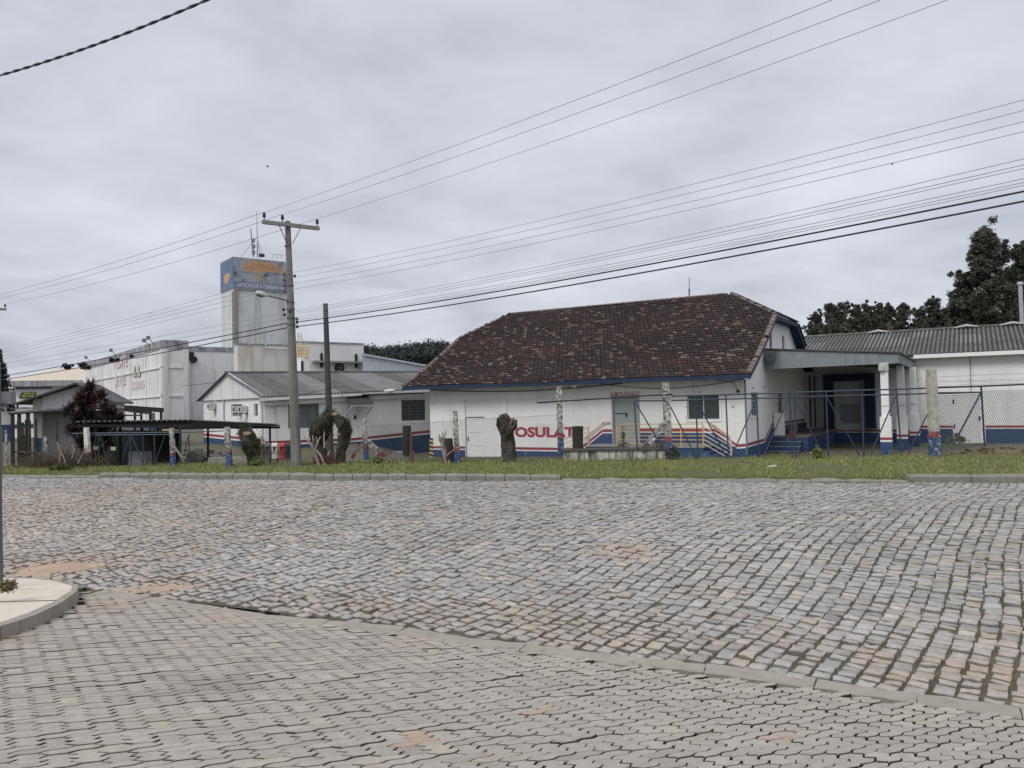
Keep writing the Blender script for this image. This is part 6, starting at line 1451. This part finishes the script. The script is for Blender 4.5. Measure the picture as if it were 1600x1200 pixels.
# red cordyline clump
o = thing('cordyline', at(142, 722, 28.6)*V3(1, 1, 0)-UP*.3, 'tall clump of dark red sword leaved cordyline beside the gatehouse', 'plant')
V = []; Fq = []; Cc = []; mb = MB(); base0 = at(146, 716, 28.6); base0[2] = -.4
ros = [(139, 612, 1), (122, 628, .9), (158, 622, .9), (131, 622, .9), (148, 632, 1), (112, 640, .8), (133, 645, 1), (163, 642, .9), (176, 650, .8), (120, 660, .9), (148, 656, 1), (170, 664, .9), (185, 660, .7), (135, 674, 1), (158, 676, 1), (115, 676, .7), (145, 692, .9), (166, 690, .9), (128, 690, .8)]
for px, py, s in ros+[(px+random.uniform(-7, 7), py+random.uniform(-5, 8), s) for px, py, s in ros]:
    c = at(px, py, 28.6+random.uniform(-.5, .5)); mb.tube([base0+V3(random.uniform(-.3, .3), random.uniform(-.2, .2), 0), (base0+c)/2+V3(random.uniform(-.1, .1), 0, .1), c], [.05, .04, .03], 5)
    for k in range(105):
        az = random.uniform(0, 6.28); el = random.uniform(-.55, 1.35); L = s*random.uniform(.34, .58); d = V3(math.cos(az)*math.cos(el), math.sin(az)*math.cos(el), math.sin(el)); sd2 = np.cross(d, UP); sd2 /= np.linalg.norm(sd2)+1e-6; w_ = .026
        m1 = c+d*L*.5; tip = c+d*L-UP*.10*L*math.cos(el); b = len(V)
        V += [c+d*.03-sd2*w_*.5, c+d*.03+sd2*w_*.5, m1+sd2*w_, m1-sd2*w_, tip]; Fq += [[b, b+1, b+2, b+3], [b+3, b+2, b+4]]
        col = V3(.038, .017, .02)*random.uniform(.5, 1.4) if random.random() < .72 else V3(.045, .038, .03)*random.uniform(.6, 1.5)
        if py < 640 and random.random() < .25: col = V3(.16, .06, .06)
        Cc += [col]*5
mesh_obj('leaves', V, Fq, m_leaf, o, cols=np.array(Cc)); mb.build('stem', m_bark, o)
# trunks, stumps
def gnarl(pts, rs_, n=14, rough=.16, seed=0, m=m_bark, sub=5):
    P = []; Rr = []
    for k in range(len(pts)-1):
        for j in range(sub): t = j/sub; P.append(np.array(pts[k])*(1-t)+np.array(pts[k+1])*t); Rr.append(rs_[k]*(1-t)+rs_[k+1]*t)
    P.append(np.array(pts[-1])); Rr.append(rs_[-1]); mb = MB(); mb.tube(P, Rr, n)
    v = []
    for i, p in enumerate(mb.v):
        k = i//n; c = P[min(k, len(P)-1)]; d = np.array(p)-c; q = Vector((p[0]*3.2+seed, p[1]*3.2, p[2]*1.3)); nz_ = mnoise.noise(q)+.5*mnoise.noise(Vector((p[0]*9, p[1]*9, p[2]*4+seed)))
        v.append(tuple(c+d*(1+rough*2.0*nz_)))
    mb.v = v; return mb
def mossy(cs, n, size, parent, name='foliage', col=(.05, .065, .028), per=60):
    V, f, Cc = leafcloud(cs, size, per, lambda k: np.array(col)*rng.uniform(.5, 1.6, (k, 1))); mesh_obj(name, V, f, m_leaf, parent, cols=Cc)
def disc(c, r, nrm, m, parent, name='cut_face', rx=1.0):
    nrm = nrm/np.linalg.norm(nrm); x = np.cross(nrm, UP); x /= np.linalg.norm(x); y = np.cross(x, nrm); mb = MB(); K = 16; ring = [c+x*r*rx*math.cos(2*math.pi*k/K)*random.uniform(.9, 1.08)+y*r*math.sin(2*math.pi*k/K)*random.uniform(.9, 1.08) for k in range(K)]
    for k in range(K): mb.poly([ring[k], ring[(k+1) % K], c+nrm*.012])
    mb.prism(ring, -nrm*.05); mb.build(name, m, parent)
TO = V3(0, -1, 0)
def Pp(px, py, Y): return at(px, py, Y)
Y0 = 25.6; s_ = Y0/1200
o = thing('pollarded_tree', onz(397, 728, 0), 'leaning mossy pollarded trunk left of the coloured bins', 'tree trunk', 'mossy pollarded trunks')
gnarl([Pp(396, 730, Y0), Pp(395, 712, Y0), Pp(391, 695, Y0), Pp(386, 678, Y0), Pp(383, 668, Y0)], [10*s_, 10*s_, 14*s_, 12*s_, 8*s_], seed=1).build('trunk', m_bark, o)
mossy([(Pp(px, py, Y0-.1), r*s_, 1) for px, py, r in ((382, 666, 8), (378, 676, 7), (393, 685, 12), (385, 692, 11), (396, 698, 11), (400, 690, 8), (388, 702, 11))], 0, .035, o, per=320); disc(Pp(386, 677, Y0-.32), 7*s_*.45, V3(-.1, -1, .6), m_cut, o, rx=1.9)
o = thing('pollarded_tree', onz(497, 728, 0), 'left and thicker of the twin mossy trunks behind the dead branches', 'tree trunk', 'mossy pollarded trunks')
gnarl([Pp(505, 729, Y0), Pp(503, 708, Y0), Pp(499, 692, Y0), Pp(498, 679, Y0), Pp(502, 667, Y0), Pp(511, 655, Y0), Pp(517, 646, Y0), Pp(519, 640, Y0)], [11*s_, 9*s_, 10*s_, 14*s_, 17*s_, 12*s_, 8*s_, 5*s_], seed=2, rough=.24, n=22).build('trunk', m_bark, o)
mossy([(Pp(px, py, Y0-.1), r*s_, 1) for px, py, r in ((495, 664, 10), (503, 660, 12), (492, 674, 8), (505, 675, 13), (514, 657, 9), (512, 646, 8), (519, 648, 8), (507, 668, 12), (497, 684, 7))], 0, .035, o, per=340, col=(.034, .042, .022)); disc(Pp(523, 646.5, Y0-.25), 3.5*s_, V3(.3, -1, .8), m_cut, o, rx=1.3)
o = thing('pollarded_tree', onz(531, 727, 0), 'right of the twin mossy trunks, bending towards its neighbour', 'tree trunk', 'mossy pollarded trunks')
gnarl([Pp(532, 728, Y0-.1), Pp(532, 706, Y0-.1), Pp(537, 690, Y0-.1), Pp(539, 672, Y0-.1), Pp(534, 660, Y0-.1), Pp(526, 652, Y0-.1), Pp(518, 648, Y0-.1)], [7.5*s_, 7.5*s_, 8.5*s_, 9.5*s_, 9.5*s_, 8*s_, 6*s_], seed=3, rough=.24, n=20).build('trunk', m_bark, o)
mossy([(Pp(px, py, Y0-.2), r*s_, 1) for px, py, r in ((541, 668, 8), (538, 660, 8), (530, 654, 7), (544, 676, 6), (540, 684, 7), (536, 674, 7))], 0, .035, o, per=260, col=(.04, .052, .026)); disc(Pp(529, 678, Y0-.3), 3*s_, V3(-.5, -1, .4), m_cut, o, rx=1.3)
o = thing('pollarded_tree', onz(797, 722, 0), 'forked dark pollarded trunk in front of the red letters', 'tree trunk', 'mossy pollarded trunks')
gnarl([Pp(798, 724, 24.8), Pp(797, 708, 24.8), Pp(794, 688, 24.8), Pp(791, 670, 24.8), Pp(788, 656, 24.8), Pp(785, 647, 24.8)], [.27, .21, .19, .22, .21, .10], n=26, rough=.24, seed=4).build('trunk', m_bark, o)
mb = gnarl([Pp(790, 672, 24.75), Pp(782, 658, 24.7), Pp(776, 657, 24.7)], [.17, .15, .07], n=16, rough=.28, seed=5); mb.build('limb', m_bark, o); mb = gnarl([Pp(795, 676, 24.7), Pp(801, 664, 24.6), Pp(803, 655, 24.6)], [.17, .17, .13], n=16, rough=.28, seed=6); mb.build('limb', m_bark, o)
mb = MB(); c = Pp(801, 661, 24.42); K = 18
ringp = [c+V3(.07*math.cos(6.283*k/K)+.03*math.sin(6.283*k/K), -.02, .15*math.sin(6.283*k/K)) for k in range(K+1)]; mb.tube(ringp, .014, 5); mb.build('cut_rim', m_cut, o)
mossy([(Pp(px, py, 24.6), r*.0206, 1) for px, py, r in ((786, 650, 5), (779, 657, 4), (791, 654, 5))], 0, .02, o, per=90)
def stump(px0, yt, px1, yb, w0, w1, label, Y=None, m=m_bark, n=14, cut=True, slab=False, z0=None):
    b = onz((px0+px1)/2, yb, 0 if z0 is None else z0) if Y is None else at((px0+px1)/2, yb, Y); Y = b[1]; t = at((px0+px1)/2, yt, Y); o = thing('tree_stump', b, label, 'stump', 'cut stumps')
    gnarl([b-UP*.1, (b+t)/2, t], [w1*Y/2400, (w0+w1)*Y/4800, w0*Y/2400], n=n, rough=.05, seed=px0, sub=4).build('trunk', m, o)
    if cut: disc(t+UP*.01, w0*Y/2400*.92, UP+V3(.01, 0, 0), m_bark, o)
m_stump = mat('grey split bark', (.065, .058, .05), .98, (.025, .022, .02), 7, .6, bump=.02, bscale=20)
stump(690, 685.5, 710, 722, 15, 20, 'dark round stump beside the loading bay post', m=m_stump)
stump(894, 666.5, 912, 701.5, 18, 17, 'tall dark stump standing on the low stained wall', Y=25.35, m=m_stump)
stump(628, 665.5, 643, 706, 13, 15, 'tall flat topped slab stump on the grey concrete block', Y=25.7, m=m_stump)
stump(640, 676, 645, 722, 4, 5, 'narrow brown split stump leaning on the concrete block', Y=25.4, m=mat('brown split wood', (.15, .09, .05), .95, (.07, .045, .03), 6, .6), cut=False)
mound('bush', 495, 716, .01, .01, .01, 'placeholder', 'x', m_bark, 25, 0) if False else None
def branches(name, label, segs, m, Y, cat='branch'):
    mb = MB()
    for s in segs:
        P = [at(x, y, Y+random.uniform(-.05, .05)) for x, y, _ in s]; mb.tube(P, [w*Y/2400 for _, _, w in s], 7)
    return mb.build(name, m, label=label, cat=cat)
branches('dead_branch', 'pale dead forked branches standing before the twin mossy trunks', [[(499, 730, 5), (494, 712, 4.5), (488, 698, 4), (481, 688, 3), (475, 682, 2.5)], [(508, 727, 3), (500, 710, 3.5), (490, 700, 3)], [(492, 703, 3.4), (496, 692, 3), (501, 682, 2)], [(489, 698, 3), (490, 688, 2.6), (488, 680, 1.6)], [(484, 692, 2.2), (482, 685, 1.5)], [(495, 690, 2), (494, 682, 1.2)], [(507, 700, 3), (506, 686, 2.6), (507, 674, 2)], [(512, 712, 2), (516, 704, 1.4)], [(503, 733, 2.5), (506, 722, 2)]], m_deadw, 24.9)
branches('pollarded_shrub', 'small pale pollarded shrub in front of the dark round stump', [[(698, 731, 4), (694, 712, 4.2), (691, 697, 4), (688, 684, 4)], [(691, 698, 3), (693, 686, 2.6), (697, 673, 2)], [(690, 690, 2.5), (691, 681, 2), (692, 675, 1.6)], [(688, 686, 3), (686, 679, 2)], [(687, 690, 2), (685, 684, 1.6)], [(697, 714, 2.5), (702, 708, 2), (709, 703, 1.2)], [(697, 712, 2), (696, 702, 1.6), (694, 694, 1.4)], [(701, 727, 2), (702, 718, 1.4)]], m_deadw, 24.3, 'shrub')
q = [(697.3, 672), (692, 674.5), (688, 676), (685.5, 678)]
m_tie = m_black
branches('fallen_branch', 'pale broken branch leaning on the post inside the carport', [[(271, 696, 3), (279, 708, 2.6), (287, 721, 2)], [(273, 700, 2), (284, 712, 1.8), (290, 716, 1.4)]], m_deadw, 25.8)
branches('fallen_branch', 'pale dead stalks beside the short stake at the left', [[(93, 725, 2.6), (94, 708, 2.4), (93, 698, 1.8)], [(95, 706, 2), (100, 716, 2), (104, 728, 1.5)], [(112, 718, 1.6), (116, 704, 1.2), (114, 696, 1)], [(122, 724, 2.5), (129, 710, 2), (134, 700, 2)]], m_deadw, 25.8)
mb = MB(); a_, b_ = at(533, 704, 31), at(564, 700, 31.5); 
m_tw2 = mat('dry twigs', (.10, .078, .055), 1)
def twigs(name, px, py, Y, rx, rz, n, label, m, seed=1):
    rs = random.Random(seed); mb = MB(); c = at(px, py, Y); c[2] = -.05
    for k in range(n):
        a = rs.uniform(0, 6.28); el = rs.uniform(.3, 1.5); L = rs.uniform(.3, 1)*rz; b = c+V3(rs.gauss(0, rx*.5), rs.gauss(0, .15), 0); p1 = b+V3(math.cos(a)*math.cos(el), math.sin(a)*math.cos(el)*.5, math.sin(el))*L*.6; p2 = p1+V3(rs.gauss(0, .25)*L, rs.gauss(0, .1)*L, rs.uniform(.0, .5)*L)
        mb.tube([b, p1, p2], [.012, .009, .005], 4, cap=False)
    return mb.build(name, m, label=label, cat='bush')
twigs('dry_bush', 108, 722, 26.2, 1.1, 1.0, 300, 'tangle of dry brown twigs left of the carport gate', m_tw2, 1); twigs('dry_bush', 72, 722, 26.6, .9, .8, 260, 'low dark twiggy bush under the gatehouse', m_tw2, 2)
twigs('dry_bush', 506, 722, 25.3, .35, .7, 110, 'reddish dry twigs at the foot of the twin trunks', mat('reddish twigs', (.12, .065, .06), 1), 3); twigs('dry_bush', 1033, 712, 25.0, .3, .8, 120, 'dry brown weed tangle on the stained wall by the gate post', m_tw2, 4)
def weed(px, py, Y, h, w_, label, n=60, col=(.11, .14, .035), seed=0, z=None):
    c = at(px, py, Y); rs = np.random.default_rng(seed); n_ = n; cs = []
    for k in range(n_):
        a = rs.uniform(0, 6.28); r = abs(rs.normal(0, w_*.5)); cs.append((c+V3(r*math.cos(a), r*math.sin(a)*.6, h*rs.random()*max(.2, 1-r/w_)), .05, rs.uniform(.7, 1.3)))
    V, f, Cc = leafcloud(cs, .035*min(1, w_*2.5+.25), 12, lambda k: np.array(col)*rng.uniform(.6, 1.5, (k, 1))); return mesh_obj('weed_clump', V, f, m_leaf, cols=Cc, label=label, cat='weed', group='weed clumps')
weed(1277, 719, 23.6, .45, .30, 'yellow green weed clump at the foot of the gate before the loading bay', 110, (.16, .17, .05), 1); weed(1495, 690, 27, .3, .5, 'weed clump at the foot of the annex door', 70, seed=2); weed(974, 700, 25.3, .75, .16, 'tall thin weed growing on the low stained wall', 60, (.07, .08, .035), 3)
weed(1052, 712, 24.4, .3, .25, 'dark weed clump right of the braced gate post', 70, (.05, .055, .03), 4); weed(402, 724, 25.2, .28, .25, 'bright weeds at the foot of the leaning mossy trunk', 60, (.13, .17, .05), 5); weed(588, 724, 25.4, .2, .6, 'weeds below the braced post', 90, seed=6); weed(95, 733, 24.6, .22, .4, 'dark weed clump on the verge before the dry bush', 90, (.06, .075, .03), 7); weed(12, 917, 8.0, .02, .06, 'small dry weeds at the foot of the sign pole', 90, (.13, .11, .05), 8)
# tillandsia balls and a fan of moss on wires
for i, (px, py, Y, r, lb) in enumerate(((104, 572, 36, .30, 'dark air plant ball on the wires above the workshop roof'), (113, 571, 36, .13, 'tiny air plant ball beside the large one above the workshop roof'), (130, 570.5, 38, .42, 'largest air plant clump at the left corner of the cold store'), (175.5, 562.5, 34, .22, 'air plant ball on the wire before the cold store parapet'), (183, 563, 34, .20, 'air plant ball beside the faded lettering'), (205.5, 556.5, 33, .18, 'air plant ball on the wire above the olive emblem'), (234, 489, 34, .05, 'tiny dark tuft on the wire left of the tower'), (1394, 256, 14, .03, 'tiny dark tuft on the wire in the right sky'), (418, 260, 30, .07, 'tiny dark bird high above the utility pole'))):
    c = at(px, py, Y); r *= .62; cs = [(c+V3(random.gauss(0, r*.35), random.gauss(0, r*.3), random.gauss(0, r*.25)), r*.5, 1) for _ in range(8)]
    V, f, Cc = leafcloud(cs, r*.28, 50, lambda n: V3(.025, .025, .028)*rng.uniform(.5, 1.5, (n, 1)), .8); mesh_obj('air_plant' if i < 8 else 'bird', V, f, m_leaf, cols=Cc, label=lb, cat='air plant' if i < 8 else 'bird')
# ================================================================ RECYCLING BINS
bc = [('brown', (.20, .11, .08), 407.5), ('grey', (.11, .115, .115), 418), ('white', (.62, .61, .57), 429), ('red', (.46, .07, .07), 440.5), ('dark blue', (.03, .045, .07), 451.5)]
for nm_, cc, px in bc:
    b = onz(px, 722, 0)+V3(0, .1, 0); b[2] = .12; w_ = .092
    o = thing('recycling_bin', b, f'{nm_} recycling bin with a hooded lid in the row beside the utility pole', 'recycling bin', 'recycling bins in a row')
    m = mat(nm_+' bin plastic', cc, .6, tuple(c*.7 for c in cc), 7, .6, col3=(.2, .16, .13), s3=9, t3=(.64, .8))
    mb = MB(); zt_ = b[2]+.44; mb.box(V3(b[0], b[1], b[2]+.22), (w_, .11, .22), m=0, taper=1.04); mb.build('body', m, o)
    mb = MB(); P4 = [V3(b[0]-w_*1.05, b[1]-.14, zt_-.02), V3(b[0]-w_*1.05, b[1]-.12, zt_+.06), V3(b[0]-w_*1.05, b[1]-.02, zt_+.10), V3(b[0]-w_*1.05, b[1]+.12, zt_+.06), V3(b[0]-w_*1.05, b[1]+.12, zt_-.02)]; mb.prism(P4, V3(w_*2.1, 0, 0)); mb.build('lid', m, o)
    mb = MB(); mb.box(V3(b[0], b[1]-.113-.003, b[2]+.36), (w_*.45, .006, .075)); mb.build('opening', m_black, o)
fr_ = thing('bin_rack', onz(430, 722, 0)+V3(0, .25, 0), 'dark metal rack holding the coloured recycling bins', 'rack')
a_, b_ = onz(402, 722, 0), onz(458, 722, 0)
for z in (.10, .36):
    mb = MB(); mb.bar(V3(a_[0], a_[1]-.06, z), V3(b_[0], b_[1]-.06, z), .022, .022); mb.build('bar', m_black, fr_)
for px in (402.5, 430, 457):
    q = onz(px, 722, 0); mb = MB(); mb.bar(V3(q[0], q[1]+.24, -.05), V3(q[0], q[1]+.24, .62), .03, .03); mb.build('leg', m_black, fr_)
# sign pole at the left edge
q = onroad(1, 918, PT); mb = MB(); t_ = at(-2.5, 700, q[1]); mb.tube([q-UP*.05, q+(t_-q)*.5, q+(t_-q)*1.0+UP*1.0], .028, 10); mb.build('sign_pole', mat('grey steel pole', (.10, .10, .11), .5), label='thin grey steel pole on the pale pavement at the left edge', cat='pole')
# litter
mb = MB(); q = onz(1205, 729, .01); mb.box(q, (.10, .05, .02), (V3(.9, .4, .1), V3(-.4, .9, 0), V3(0, -.1, 1))); mb.box(q+V3(.1, .05, .01), (.05, .04, .02)); mb.build('litter', m_wdoor, label='scrap of white litter on the verge below the blue gate', cat='litter')
